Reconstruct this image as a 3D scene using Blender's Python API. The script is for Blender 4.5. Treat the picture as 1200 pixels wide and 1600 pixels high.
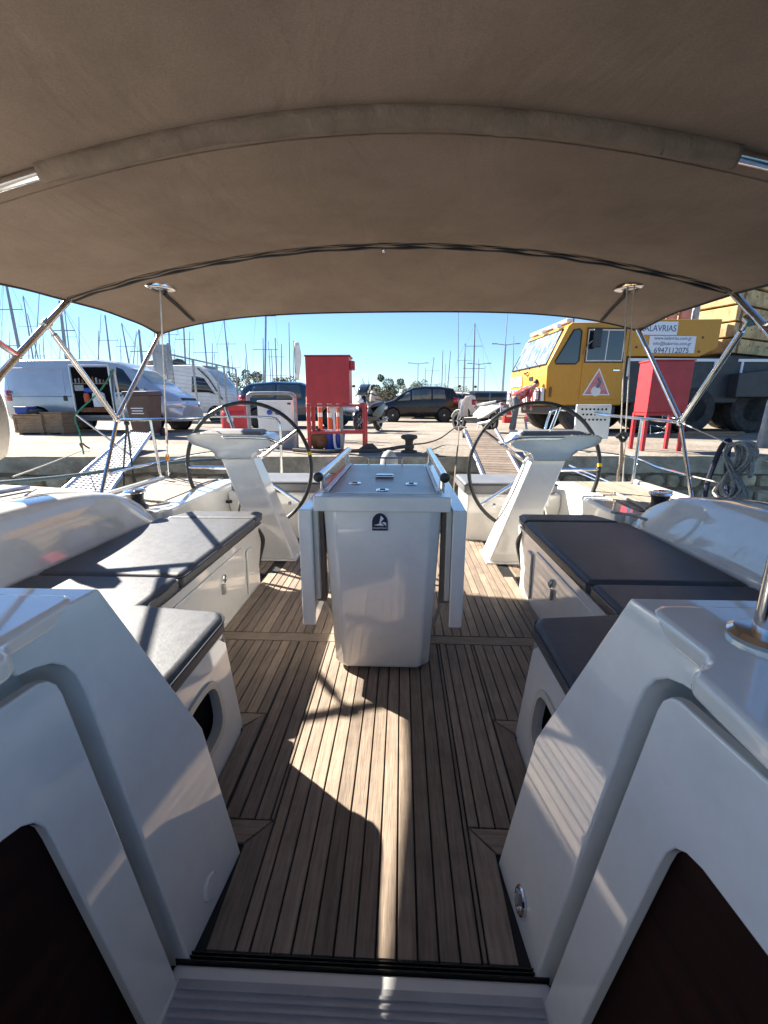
import bpy, bmesh, math, random
from mathutils import Vector, Matrix, Euler
R = math.radians
random.seed(7)
scene = bpy.context.scene
for o in list(bpy.data.objects): bpy.data.objects.remove(o)
COL = scene.collection

# ---------------------------------------------------------------- camera, sky, sun, exposure
HC = 1.10                                   # eye height above the cockpit sole (z = 0), metres
PITCH = math.atan(166/670); YAW = R(2.33)
cd = bpy.data.cameras.new('camera'); cam = bpy.data.objects.new('camera', cd); COL.objects.link(cam)
cam.location = (0, 0, HC); cam.rotation_euler = (R(90)-PITCH, 0, YAW)
cd.sensor_width = 36; cd.lens = 36*670/1600; cd.clip_start = .02; cd.clip_end = 3000
scene.camera = cam
SUN_EL = R(34); SUN_H = Vector((-.83, .56, 0)).normalized()
SUN_DIR = Vector((SUN_H.x*math.cos(SUN_EL), SUN_H.y*math.cos(SUN_EL), math.sin(SUN_EL)))
w = bpy.data.worlds.new('World'); scene.world = w; w.use_nodes = True
nt = w.node_tree; nt.nodes.clear()
sky = nt.nodes.new('ShaderNodeTexSky'); sky.sky_type = 'NISHITA'; sky.sun_disc = False
sky.sun_elevation = SUN_EL; sky.sun_rotation = math.atan2(SUN_H.x, SUN_H.y)
sky.air_density = 1; sky.dust_density = 0; sky.ozone_density = 7; sky.altitude = 0
bg = nt.nodes.new('ShaderNodeBackground'); bg.inputs[1].default_value = .050
wo = nt.nodes.new('ShaderNodeOutputWorld')
nt.links.new(sky.outputs[0], bg.inputs[0]); nt.links.new(bg.outputs[0], wo.inputs[0])
sd = bpy.data.lights.new('sun', 'SUN'); sd.energy = 4.6; sd.angle = R(.55); sd.color = (1, .93, .82)
sun = bpy.data.objects.new('sun', sd); COL.objects.link(sun); sun.location = (-20, 14, 20)
sun.rotation_euler = (-SUN_DIR).to_track_quat('-Z', 'Y').to_euler()
scene.view_settings.view_transform = 'Standard'; scene.view_settings.look = 'None'
scene.view_settings.exposure = 2.0; scene.view_settings.gamma = 1

# ---------------------------------------------------------------- helpers
SC = .88                                    # the boat is drawn in units of .88 m, the quay in metres
Q = .37                                     # level of the quay
def ray(px, py):
    c, s = math.cos(PITCH), math.sin(PITCH); a, b = math.cos(YAW), math.sin(YAW)
    x = (px-600)/670; y = (800-py)/670
    up = y*c-s; f = c+y*s
    return x*a-f*b, x*b+f*a, up
def U(px, py, X=None, Y=None, Z=None):      # where the sight line of a measured point meets a known plane
    rx, ry, rz = ray(px, py); h = HC/SC
    t = X/rx if X is not None else Y/ry if Y is not None else (Z-h)/rz
    return Vector((rx*t, ry*t, h+rz*t))
def proj(p):
    a, b = math.cos(YAW), math.sin(YAW); c, s = math.cos(PITCH), math.sin(PITCH)
    h = HC/SC; lat = p[0]*a+p[1]*b; f = -p[0]*b+p[1]*a; z = p[2]-h
    d = f*c-z*s; y = z*c+f*s
    return 600+670*lat/d, 800-670*y/d
ORG = {}
def setp(o, label=None, cat=None, group=None, kind=None):
    if label: o['label'] = label
    if cat: o['category'] = cat
    if group: o['group'] = group
    if kind: o['kind'] = kind
    return o
def thing(name, label, cat, loc=(0, 0, 0), rz=0, group=None):
    o = bpy.data.objects.new(name, None); COL.objects.link(o); o.empty_display_size = .1
    o.location = Vector(loc)*SC if rz is not None and not isinstance(loc, Vector) else Vector(loc)*SC
    o.rotation_euler = (0, 0, rz or 0)
    ORG[o.name] = Vector(o.location)
    return setp(o, label, cat, group)
class MB:
    def __init__(s): s.v = []; s.f = []; s.m = []
    def add(s, vs, fs, mi=0):
        n = len(s.v); s.v += [Vector(p) for p in vs]; s.f += [[i+n for i in f] for f in fs]; s.m += [mi]*len(fs); return s
    def box(s, x0, x1, y0, y1, z0, z1, mi=0):
        return s.add([(x0,y0,z0),(x1,y0,z0),(x1,y1,z0),(x0,y1,z0),(x0,y0,z1),(x1,y0,z1),(x1,y1,z1),(x0,y1,z1)],
                     [[3,2,1,0],[4,5,6,7],[0,1,5,4],[1,2,6,5],[2,3,7,6],[3,0,4,7]], mi)
    def loft(s, loops, cap=True, closed=True, mi=0):
        n = len(loops[0]); vs = [p for l in loops for p in l]; fs = []
        for k in range(len(loops)-1):
            for i in range(n if closed else n-1):
                j = (i+1) % n; fs.append([k*n+i, k*n+j, (k+1)*n+j, (k+1)*n+i])
        if cap: fs.append(list(range(n))[::-1]); fs.append([(len(loops)-1)*n+i for i in range(n)])
        return s.add(vs, fs, mi)
    def prism(s, poly, axis, a, b, mi=0):
        def P(p, t): return {'x': (t, p[0], p[1]), 'y': (p[0], t, p[1]), 'z': (p[0], p[1], t)}[axis]
        return s.loft([[P(p, a) for p in poly], [P(p, b) for p in poly]], mi=mi)
    def tube(s, pts, r, n=8, closed=False, mi=0):
        pts = [Vector(p) for p in pts]; rs = r if isinstance(r, (list, tuple)) else [r]*len(pts)
        L = []; m = len(pts); ref = None
        for i, p in enumerate(pts):
            if closed: t = pts[(i+1) % m]-pts[i-1]
            else: t = pts[min(i+1, m-1)]-pts[max(i-1, 0)]
            if t.length < 1e-9: t = Vector((0, 0, 1))
            t.normalize()
            if ref is None: ref = t.orthogonal().normalized()
            ref = (ref-t*ref.dot(t)); ref = ref.normalized() if ref.length > 1e-6 else t.orthogonal().normalized()
            b = t.cross(ref)
            L.append([p+(ref*math.cos(2*math.pi*k/n)+b*math.sin(2*math.pi*k/n))*rs[i] for k in range(n)])
        if closed: L.append(L[0]); return s.loft(L, cap=False, mi=mi)
        return s.loft(L, mi=mi)
    def lathe(s, prof, c=(0, 0, 0), axis='z', n=20, mi=0):
        c = Vector(c); L = []
        for r, z in prof:
            l = []
            for k in range(n):
                a = 2*math.pi*k/n; x, y = r*math.cos(a), r*math.sin(a)
                l.append(c+Vector({'z': (x, y, z), 'y': (x, z, -y), 'x': (z, x, y)}[axis]))
            L.append(l)
        return s.loft(L, mi=mi)
    def grid(s, rows, mi=0): return s.loft(rows, cap=False, closed=False, mi=mi)
    def ball(s, c, r, n=12, sc=(1, 1, 1), mi=0):
        L = []; c = Vector(c)
        for i in range(1, n//2):
            a = math.pi*i/(n//2); L.append([c+Vector((r*sc[0]*math.sin(a)*math.cos(2*math.pi*k/n), r*sc[1]*math.sin(a)*math.sin(2*math.pi*k/n), -r*sc[2]*math.cos(a))) for k in range(n)])
        return s.loft(L, mi=mi)
    def xf(s, M): s.v = [M @ v for v in s.v]; return s
    def mesh(s, name, mats, org, sc, smooth=35):
        me = bpy.data.meshes.new(name)
        me.from_pydata([tuple(v*sc-org) for v in s.v], [], s.f)
        for m in (mats if isinstance(mats, (list, tuple)) else [mats]): me.materials.append(m)
        me.polygons.foreach_set('material_index', s.m)
        bm = bmesh.new(); bm.from_mesh(me); bmesh.ops.recalc_face_normals(bm, faces=bm.faces); bm.to_mesh(me); bm.free()
        if smooth: me.shade_smooth(); me.set_sharp_from_angle(angle=R(smooth))
        else: me.shade_flat()
        return me
    def build(s, name, mats, parent=None, bevel=0, seg=2, smooth=35, local=False, sub=0, solid=0):
        sc = 1 if local else SC
        if parent is None:
            xs = [v.x*sc for v in s.v]; ys = [v.y*sc for v in s.v]; zs = [v.z*sc for v in s.v]
            org = Vector(((min(xs)+max(xs))/2, (min(ys)+max(ys))/2, min(zs)))
        elif local: org = Vector((0, 0, 0))
        else:
            org = ORG[parent.name]
        me = s.mesh(name, mats, org, sc, smooth)
        o = bpy.data.objects.new(name, me); COL.objects.link(o)
        if parent is None: o.location = org; ORG[o.name] = org
        else: o.parent = parent; ORG[o.name] = org
        if solid:
            m = o.modifiers.new('solid', 'SOLIDIFY'); m.thickness = solid; m.offset = 0
        if bevel:
            m = o.modifiers.new('bevel', 'BEVEL'); m.width = bevel; m.segments = seg; m.limit_method = 'ANGLE'; m.angle_limit = R(38); m.harden_normals = bool(smooth)
        if sub:
            m = o.modifiers.new('sub', 'SUBSURF'); m.levels = sub; m.render_levels = sub
        return o
def clone(o, parent=None, M=None):
    c = o.copy(); COL.objects.link(c); c.parent = parent
    ORG[c.name] = ORG.get(o.name, Vector())
    for ch in o.children: clone(ch, c)
    return c
def spline(pts, n=8):                        # Catmull-Rom through points
    pts = [Vector(p) for p in pts]; out = []
    for i in range(len(pts)-1):
        a = pts[max(i-1, 0)]; b = pts[i]; c = pts[i+1]; d = pts[min(i+2, len(pts)-1)]
        for k in range(n):
            t = k/n; out.append(.5*((2*b)+(c-a)*t+(2*a-5*b+4*c-d)*t*t+(3*b-a-3*c+d)*t**3))
    return out+[pts[-1]]
def text(name, body, size, m, parent, M, ext=.001, align='CENTER', sx=1):
    cu = bpy.data.curves.new(name, 'FONT'); cu.body = body; cu.size = size; cu.extrude = ext; cu.align_x = align; cu.align_y = 'CENTER'
    t = bpy.data.objects.new(name, cu); me = bpy.data.meshes.new_from_object(t); bpy.data.objects.remove(t)
    me.materials.append(m)
    o = bpy.data.objects.new(name, me); COL.objects.link(o); o.parent = parent
    o.matrix_local = M @ Matrix.Diagonal((sx, 1, 1, 1)); ORG[o.name] = Vector()
    return o

# ---------------------------------------------------------------- materials
def mat(name, col, rough=.5, metal=0, spec=.5, col2=None, vs=6, vd=4, vlo=.35, vhi=.65, bump=0, bs=60, coat=0, rand=0, stretch=None, rvar=0, trans=0, alpha=1, emit=None, bdist=.01, stain=None, fold=None):
    m = bpy.data.materials.new(name); m.use_nodes = True; n = m.node_tree.nodes; l = m.node_tree.links
    p = n['Principled BSDF']; p.inputs['Base Color'].default_value = (*col, 1)
    p.inputs['Roughness'].default_value = rough; p.inputs['Metallic'].default_value = metal
    p.inputs['Specular IOR Level'].default_value = spec; p.inputs['Coat Weight'].default_value = coat
    p.inputs['Coat Roughness'].default_value = .03; p.inputs['Transmission Weight'].default_value = trans
    p.inputs['Alpha'].default_value = alpha
    if emit: p.inputs['Emission Color'].default_value = (*emit, 1); p.inputs['Emission Strength'].default_value = 1
    tc = n.new('ShaderNodeTexCoord'); src = tc.outputs['Object']
    oi = n.new('ShaderNodeObjectInfo')
    if stretch:
        mp = n.new('ShaderNodeMapping'); mp.inputs['Scale'].default_value = stretch; l.new(src, mp.inputs[0]); src = mp.outputs[0]
    if rand:
        ad = n.new('ShaderNodeVectorMath'); ad.operation = 'MULTIPLY_ADD'
        cb = n.new('ShaderNodeCombineXYZ')
        for i in range(3): l.new(oi.outputs['Random'], cb.inputs[i])
        ad.inputs[1].default_value = (37, 53, 71); l.new(cb.outputs[0], ad.inputs[0]); l.new(src, ad.inputs[2]); src = ad.outputs[0]
    if col2:
        nz = n.new('ShaderNodeTexNoise'); nz.inputs['Scale'].default_value = vs; nz.inputs['Detail'].default_value = vd; nz.inputs['Roughness'].default_value = .62
        l.new(src, nz.inputs['Vector'])
        cr = n.new('ShaderNodeValToRGB'); cr.color_ramp.elements[0].position = vlo; cr.color_ramp.elements[1].position = vhi
        cr.color_ramp.elements[0].color = (*col, 1); cr.color_ramp.elements[1].color = (*col2, 1)
        l.new(nz.outputs['Fac'], cr.inputs[0]); out = cr.outputs[0]
        if rand:
            hs = n.new('ShaderNodeHueSaturation'); mr = n.new('ShaderNodeMapRange')
            mr.inputs[3].default_value = 1-rand; mr.inputs[4].default_value = 1+rand
            l.new(oi.outputs['Random'], mr.inputs[0]); l.new(mr.outputs[0], hs.inputs['Value']); l.new(out, hs.inputs['Color']); out = hs.outputs[0]
        for sc_, am in (stain or []):
            n2 = n.new('ShaderNodeTexNoise'); n2.inputs['Scale'].default_value = sc_; n2.inputs['Detail'].default_value = 3; n2.inputs['Roughness'].default_value = .65
            l.new(tc.outputs['Object'], n2.inputs['Vector'])
            m2 = n.new('ShaderNodeMapRange'); m2.inputs[1].default_value = .36; m2.inputs[2].default_value = .56; m2.inputs[3].default_value = 1-am; m2.inputs[4].default_value = 1
            l.new(n2.outputs['Fac'], m2.inputs[0])
            mx = n.new('ShaderNodeVectorMath'); mx.operation = 'SCALE'; l.new(out, mx.inputs[0]); l.new(m2.outputs[0], mx.inputs['Scale']); out = mx.outputs[0]
        l.new(out, p.inputs['Base Color'])
        if rvar:
            mr = n.new('ShaderNodeMapRange'); mr.inputs[3].default_value = rough-rvar; mr.inputs[4].default_value = rough+rvar
            l.new(nz.outputs['Fac'], mr.inputs[0]); l.new(mr.outputs[0], p.inputs['Roughness'])
    if bump:
        nb = n.new('ShaderNodeTexNoise'); nb.inputs['Scale'].default_value = bs; nb.inputs['Detail'].default_value = 3
        l.new(src, nb.inputs['Vector'])
        bp = n.new('ShaderNodeBump'); bp.inputs['Strength'].default_value = bump; bp.inputs['Distance'].default_value = bdist
        l.new(nb.outputs['Fac'], bp.inputs['Height']); l.new(bp.outputs[0], p.inputs['Normal'])
        if fold:
            nf = n.new('ShaderNodeTexNoise'); nf.inputs['Scale'].default_value = fold[0]; nf.inputs['Detail'].default_value = 4; nf.inputs['Distortion'].default_value = .6
            mf = n.new('ShaderNodeMapping'); mf.inputs['Scale'].default_value = fold[2]; l.new(tc.outputs['Object'], mf.inputs[0]); l.new(mf.outputs[0], nf.inputs['Vector'])
            bf = n.new('ShaderNodeBump'); bf.inputs['Strength'].default_value = 1; bf.inputs['Distance'].default_value = fold[1]
            l.new(nf.outputs['Fac'], bf.inputs['Height']); l.new(bf.outputs[0], bp.inputs['Normal'])
    return m
G = {}
G['gel'] = mat('gelcoat', (.87, .855, .81), .07, spec=.55, col2=(.83, .815, .77), vs=2.2, rvar=.03, bump=.006, bs=5, coat=.8, stain=[(2.5, .05), (17, .04)])
G['gel_cream'] = mat('gelcoat_cream', (.66, .63, .55), .25, col2=(.6, .57, .5), vs=5)
G['nonskid'] = mat('nonskid_deck', (.62, .62, .6), .6, col2=(.5, .5, .48), vs=9, bump=.25, bs=220)
G['teak'] = mat('teak', (.225, .165, .122), .66, col2=(.405, .315, .232), vs=9, vd=7, vlo=.3, vhi=.72, bump=.3, bs=22, rand=.24, stain=[(3, .16), (14, .14)], stretch=(14, .9, 6), bdist=.004)
G['teak_x'] = mat('teak_cross', (.225, .165, .122), .66, col2=(.405, .315, .232), vs=9, vd=7, vlo=.3, vhi=.72, bump=.3, bs=22, rand=.14, stain=[(3, .16), (14, .14)], stretch=(.9, 14, 6), bdist=.004)
G['caulk'] = mat('black_caulk', (.012, .012, .013), .55)
G['steel'] = mat('polished_steel', (.72, .72, .71), .14, 1, col2=(.6, .6, .6), vs=12, rvar=.05)
G['alu'] = mat('aluminium', (.62, .63, .64), .32, 1, col2=(.5, .5, .52), vs=14, bump=.05)
G['vinyl'] = mat('cushion_vinyl', (.045, .049, .06), .5, spec=.75, col2=(.065, .07, .082), vs=40, vd=6, rvar=.06, bump=.10, bs=140, bdist=.004, fold=(3.0, .004, (1, 1, 1)), stain=[(6, .15)])
G['vinyl_grey'] = mat('cushion_vinyl_light', (.15, .155, .165), .42, spec=.6, col2=(.2, .2, .21), vs=7, bump=.05, bs=80)
G['piping'] = mat('cushion_piping', (.03, .032, .04), .4)
G['canvas'] = mat('taupe_canvas', (.275, .208, .16), .95, spec=.15, col2=(.325, .248, .192), vs=160, vd=3, bump=.35, bs=420, bdist=.003, stain=[(1.3, .16), (4, .1)], fold=(4, .022, (1, .4, 1)))
G['canvas_dark'] = mat('taupe_canvas_sleeve', (.20, .155, .118), .95, spec=.15, col2=(.25, .195, .15), vs=14, bump=.4, bs=90, fold=(16, .012, (1, .25, 1)))
G['binding'] = mat('black_binding', (.03, .03, .033), .8)
G['black'] = mat('black_plastic', (.018, .018, .02), .38)
G['leather'] = mat('wheel_leather', (.022, .023, .025), .42, bump=.15, bs=120)
G['rubber'] = mat('tyre_rubber', (.02, .02, .021), .8, col2=(.05, .047, .043), vs=8, bump=.2, bs=40)
G['grey_pl'] = mat('grey_plastic', (.2, .2, .21), .5, bump=.08, bs=60)
G['tread'] = mat('ribbed_tread', (.5, .5, .5), .55, col2=(.42, .42, .43), vs=9)
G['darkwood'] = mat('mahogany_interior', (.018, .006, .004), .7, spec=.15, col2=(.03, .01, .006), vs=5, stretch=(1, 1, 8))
G['darkhole'] = mat('shade_and_seam_black', (.006, .006, .007), .9, spec=.08)  # flat black for seams, and painted in as shade inside hollows
G['rope'] = mat('grey_rope', (.36, .36, .35), .85, col2=(.2, .2, .2), vs=70, bump=.6, bs=160)
G['rope_w'] = mat('white_rope', (.6, .57, .5), .85, col2=(.4, .37, .32), vs=80, bump=.6, bs=160)
G['rope_b'] = mat('navy_rope', (.012, .018, .045), .8, bump=.6, bs=160)
G['rope_g'] = mat('green_rope', (.02, .16, .1), .8, bump=.6, bs=160)
G['rope_t'] = mat('teal_hose', (.05, .085, .1), .5, bump=.2, bs=80)
G['rope_d'] = mat('dark_rope', (.05, .047, .043), .9, col2=(.1, .09, .08), vs=60, bump=.6, bs=120)
G['rope_br'] = mat('tan_rope', (.2, .15, .11), .9, bump=.6, bs=120)
G['concrete'] = mat('dusty_concrete', (.37, .32, .26), .92, spec=.2, col2=(.25, .215, .175), vs=.9, vd=7, vlo=.38, vhi=.68, bump=.7, bs=14, bdist=.03, stain=[(.35, .22), (2.2, .16), (9, .12)])
G['cap'] = mat('quay_cap_concrete', (.52, .44, .33), .95, spec=.2, col2=(.27, .22, .16), vs=3, vd=9, bump=.8, bs=16, bdist=.03)
G['mortar'] = mat('quay_mortar', (.17, .135, .1), .95, col2=(.27, .22, .16), vs=6, vd=8, bump=1, bs=22, bdist=.03)
G['stone'] = mat('quay_stone', (.33, .26, .17), .95, spec=.2, col2=(.58, .47, .32), vs=5, vd=9, bump=1, bs=14, rand=.3, bdist=.03)
G['water'] = mat('harbour_water', (.02, .045, .045), .06, bump=.5, bs=5, bdist=.05)
G['grass'] = mat('dry_grass', (.16, .15, .05), .9, col2=(.24, .2, .08), vs=1.5, bump=.8, bs=30)
G['red'] = mat('red_paint', (.55, .03, .035), .4, col2=(.45, .026, .03), vs=4, vd=8, bump=.06, bs=30, rvar=.1, stain=[(5, .12)])
G['yellow'] = mat('crane_yellow', (.62, .29, .011), .42, col2=(.54, .25, .010), vs=2.5, vd=9, bump=.05, bs=20, rvar=.1, stain=[(2.5, .1), (11, .07)])
G['cream'] = mat('weathered_cream', (.66, .47, .2), .7, col2=(.5, .32, .15), vs=3, vd=10, vlo=.42, vhi=.7, bump=.3, bs=30, stain=[(4, .4)])
G['rust'] = mat('rust', (.16, .06, .025), .9, col2=(.3, .13, .06), vs=9, bump=.4, bs=60)
G['navy'] = mat('chassis_navy', (.022, .026, .034), .5, col2=(.04, .042, .045), vs=5, bump=.1)
G['white'] = mat('white_paint', (.78, .78, .76), .35, col2=(.66, .66, .63), vs=3, vd=8)
G['silver'] = mat('silver_car_paint', (.5, .53, .58), .26, .35, col2=(.43, .46, .5), vs=2.5, vd=8, coat=.6)
G['carblack'] = mat('black_car_paint', (.010, .010, .014), .2, spec=.35, coat=.25, col2=(.02, .02, .024), vs=4)
G['carblue'] = mat('dark_blue_car_paint', (.012, .035, .06), .14, coat=1, col2=(.017, .045, .075), vs=4)
G['cargrey'] = mat('grey_car_paint', (.12, .125, .13), .22, coat=.8)
G['glass'] = mat('tinted_glass', (.018, .024, .03), .04, spec=.8)
G['glass_l'] = mat('windscreen_painted_sun', (.22, .3, .34), .07, spec=.8, col2=(.42, .48, .5), vs=2)  # pale tone puts sunlight on the windscreens into the glass colour
G['lamp'] = mat('headlight', (.7, .72, .75), .1, .2, coat=1)
G['tail'] = mat('tail_light', (.4, .01, .012), .15, coat=1)
G['amber'] = mat('amber_lens', (.7, .25, .02), .3)
G['rim'] = mat('alloy_rim', (.55, .56, .57), .35, .3)
G['brown'] = mat('brown_bin', (.075, .045, .036), .5, col2=(.1, .065, .055), vs=5)
G['ply'] = mat('plywood', (.34, .235, .14), .8, col2=(.2, .13, .08), vs=5, vd=8, bump=.2, bs=40, stretch=(1, 1, 6))
G['blue'] = mat('blue_plastic', (.02, .06, .36), .4, col2=(.03, .08, .4), vs=5)
G['orange'] = mat('orange_post', (.6, .1, .03), .6)
G['galv'] = mat('galvanised_steel', (.36, .37, .38), .5, .7, col2=(.25, .26, .27), vs=10, bump=.1)
G['mast'] = mat('mast_alloy', (.3, .32, .35), .45, .5, col2=(.22, .24, .27), vs=3)
G['bark'] = mat('bark', (.1, .075, .055), .9, col2=(.06, .045, .035), vs=9, bump=.8, bs=30)
G['leafA'] = mat('olive_leaves', (.075, .085, .04), .7, col2=(.12, .125, .065), vs=3)
G['leafB'] = mat('brown_leaves', (.12, .09, .05), .8, col2=(.15, .12, .06), vs=3)
G['skin'] = mat('skin', (.45, .26, .18), .55)
G['hair'] = mat('dark_hair', (.02, .013, .01), .5)
G['jacket'] = mat('pale_jacket', (.5, .49, .47), .85, col2=(.4, .38, .36), vs=12)
G['redjkt'] = mat('red_jacket', (.4, .05, .05), .85, col2=(.5, .3, .25), vs=7, vlo=.5, vhi=.6)
G['denim'] = mat('grey_jeans', (.1, .115, .13), .9, col2=(.14, .155, .17), vs=14)
G['blkcloth'] = mat('black_trousers', (.014, .014, .016), .9)
G['signw'] = mat('sign_white', (.74, .77, .83), .4)
G['ink'] = mat('sign_ink', (.02, .05, .14), .5)
G['inkg'] = mat('sign_grey_ink', (.12, .14, .2), .5)
G['pink'] = mat('faded_red_print', (.5, .13, .14), .6, col2=(.6, .28, .25), vs=8)
G['badge'] = mat('badge_navy', (.01, .012, .04), .4)
G['badgew'] = mat('badge_white', (.75, .77, .8), .4)
G['pinkpipe'] = mat('faded_pink_metal', (.42, .25, .24), .7, col2=(.3, .17, .15), vs=6)
G['cover'] = mat('beige_cover', (.33, .285, .24), .85, col2=(.38, .335, .285), vs=4, bump=.2, bs=12)
G['plate'] = mat('number_plate', (.65, .68, .74), .4)
G['tangum'] = mat('clear_acrylic', (.2, .17, .2), .12)

def translucent(m, f, col):
    n = m.node_tree.nodes; l = m.node_tree.links; p = n['Principled BSDF']; out = n['Material Output']
    tr = n.new('ShaderNodeBsdfTranslucent'); tr.inputs[0].default_value = (*col, 1)
    mx = n.new('ShaderNodeMixShader'); mx.inputs[0].default_value = f
    l.new(p.outputs[0], mx.inputs[1]); l.new(tr.outputs[0], mx.inputs[2]); l.new(mx.outputs[0], out.inputs['Surface'])
translucent(G['canvas'], .085, (.3, .21, .14))
G['teak_l'] = mat('bleached_teak', (.25, .2, .15), .65, col2=(.38, .32, .25), vs=9, vd=7, bump=.2, bs=22, rand=.1, stretch=(14, .9, 6), bdist=.004)
G['glass_c'] = mat('car_glass_painted_sky', (.10, .125, .13), .04, spec=.9, col2=(.05, .065, .07), vs=2)  # opaque pane, paled to stand in for sky reflected and light seen through
# ================================================================ THE BOAT (units of .88 m)
xc = -.085
def loopS(s, pts): return [(xc+s*h, b) for h, b in pts]
# ---- cockpit sole of teak strips
m = MB().box(xc-.95, xc+.95, .717, 4.33, -.08, -.008); m.box(xc-1.56, xc-.951, 3.04, 3.95, -.08, -.008); m.box(xc+.951, xc+1.56, 3.04, 3.95, -.08, -.008)
sole = setp(m.build('cockpit_sole', G['caulk']), kind='structure')
PW = .0496; g = .0027
def plank(x0, x1, y0, y1, mt='teak'):
    if x1-x0 < .008 or y1-y0 < .02: return
    MB().prism([(x0, y0), (x1, y0), (x1, y1), (x0, y1)], 'z', -.03, random.uniform(-.0012, .0012)).build('plank', G[mt], sole, bevel=.0012, seg=1)
def bandplanks(h0, h1, y0, y1, split=None):
    rng = [(xc-h1, xc-h0), (xc+h0, xc+h1)] if h0 > 0 else [(xc-h1, xc+h1)]
    for a, b in rng:
        for n in range(int(a/PW)-2, int(b/PW)+3):
            x0 = max(n*PW, a)+g; x1 = min((n+1)*PW, b)-g
            if x1 > x0:
                if split:
                    c = split+random.choice((-.45, -.1, .25, .6)); plank(x0, x1, y0, c-g/2, 'teak'); plank(x0, x1, c+g/2, y1)
                else: plank(x0, x1, y0, y1)
bandplanks(0, .298, .719, 2.088); bandplanks(.298, .466, 1.052, 2.088); bandplanks(.466, .93, 1.522, 2.088)
plank(xc-.928, xc+.928, 2.093, 2.172, 'teak_x')
bandplanks(0, .862, 2.177, 4.32, 3.2); bandplanks(.95, 1.55, 3.06, 3.94)
for s in (-1, 1):
    for pl in ([(.30, .719), (.366, .719), (.366, .972), (.30, 1.047)], [(.471, 1.056), (.536, .985), (.536, 1.44), (.471, 1.516)], [(.865, 2.177), (.927, 2.177), (.927, 3.05), (.865, 3.05)]):
        MB().prism(loopS(s, pl), 'z', -.03, 0).build('margin_board', G['teak'], sole, bevel=.0012, seg=1)
    for pl in ([(.370, .976), (.534, .976), (.466, 1.047), (.305, 1.047)], [(.541, 1.446), (.926, 1.446), (.926, 1.516), (.476, 1.516)]):
        MB().prism(loopS(s, pl), 'z', -.03, 0).build('margin_board', G['teak_x'], sole, bevel=.0012, seg=1)
# ---- companionway sill
t = thing('companionway_sill', 'white companionway sill with black track and grey ribbed tread below the teak floor', 'door sill', (xc, .5, -.1))
MB().box(xc-.43, xc+.43, .30, .6965, -.25, -.008).build('sill', G['gel'], t, bevel=.008, seg=3)
tr = MB(); tr.box(xc-.43, xc+.43, .6975, .716, -.08, -.012); tr.box(xc-.43, xc+.43, .6975, .700, -.013, .000); tr.box(xc-.43, xc+.43, .7055, .708, -.013, .000); tr.box(xc-.43, xc+.43, .713, .716, -.013, .000)
tr.build('track', mat('bronze_track', (.05, .047, .04), .35, .6), t, bevel=.0008)
tr = MB().box(xc-.405, xc+.405, .31, .668, -.02, -.006)
for k in range(22): tr.prism([(.328+k*.0152, -.0065), (.337+k*.0152, -.0065), (.3355+k*.0152, -.0015), (.3295+k*.0152, -.0015)], 'x', xc-.40, xc+.40)
tr.build('ribbed_tread', G['tread'], t)
# ---- sides of the companionway
def hole_face(mb, outer, inner):            # a face with an opening: two loops of equal length
    mb.loft([outer, inner], cap=False)
for s, side in ((-1, 'left'), (1, 'right')):
    t = thing('companionway_side', ('white moulded companionway side with a plain white cap low on its face' if s < 0 else 'white moulded companionway side with a steel socket low and a steel post above'), 'boat moulding', (xc+s*.8, .8, 0))
    PH = lambda Y, z: .40+.17*z-.11*(Y-.70)          # the inboard plane of panel and wall
    def slab(poly, d0, d1): return MB().loft([[(xc+s*(PH(Y, z)+d), Y, z) for Y, z in poly] for d in (d0, d1)])
    pp = [(.70, -.03), (.955, -.03), (.958, .41), (.80, .882), (.60, .882), (.60, .812), (.63, .808), (.66, .798), (.682, .78), (.695, .752), (.70, .71)]
    slab(pp, 0, .6).build('panel', G['gel'], t, smooth=30, bevel=.0045, seg=2)
    slab([(-.3, -1.3), (.7085, -1.3), (.7085, .846), (-.3, .846)], .125, .6).build('channel', G['gel'], t)
    wl = [(.668, -1.2), (.664, .735), (.660, .757), (.648, .772), (.63, .778), (-.3, .778), (-.3, .592), (.50, .592), (.528, .586), (.547, .572), (.557, .55), (.560, .52), (.583, -.1), (.61, -1.2)]
    slab(wl, .006, .030).build('inner_wall', G['gel'], t, smooth=30, bevel=.004, seg=2)
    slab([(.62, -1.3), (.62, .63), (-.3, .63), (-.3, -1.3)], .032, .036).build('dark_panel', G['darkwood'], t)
    lg = [(.547, .60), (.547, .728), (.552, .748), (.575, .764), (1.35, .764), (1.35, -.3), (.497, -.3), (.497, .54), (.503, .555), (.518, .565), (.535, .578)]
    MB().prism(loopS(s, lg), 'z', .848, .888).build('ledge', G['gel'], t, bevel=.012, seg=4)
    slab([(.676, .05), (.697, .05), (.697, .17), (.676, .17)], .05, .122).build('door_catch', G['white'], t, bevel=.003)
    slab([(.683, -.02), (.699, -.02), (.699, .20), (.683, .20)], .085, .123).build('gasket', G['black'], t)
    c = Vector((xc+s*PH(.82, .05), .82, .05)); M = Matrix.Translation(c) @ Matrix.Rotation(-s*R(80), 4, 'Y')
    mb = MB().lathe([(.001, -.01), (.031, -.01), (.031, .003), (.027, .006), (.001, .006)] if s < 0 else [(.001, -.01), (.032, -.01), (.032, .004), (.028, .008), (.023, .008), (.020, -.002), (.001, -.002)], n=24); mb.xf(M)
    mb.build('cap' if s < 0 else 'socket', G['gel'] if s < 0 else G['steel'], t)
    if s > 0:
        mb = MB().lathe([(.001, -.006), (.010, -.006), (.012, .006), (.007, .011), (.001, .011)], n=14); mb.xf(M); mb.build('socket_plug', G['grey_pl'], t)
t = thing('steel_post', 'polished steel post on a round flange at the right edge', 'post', (.583, .638, .888))
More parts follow.
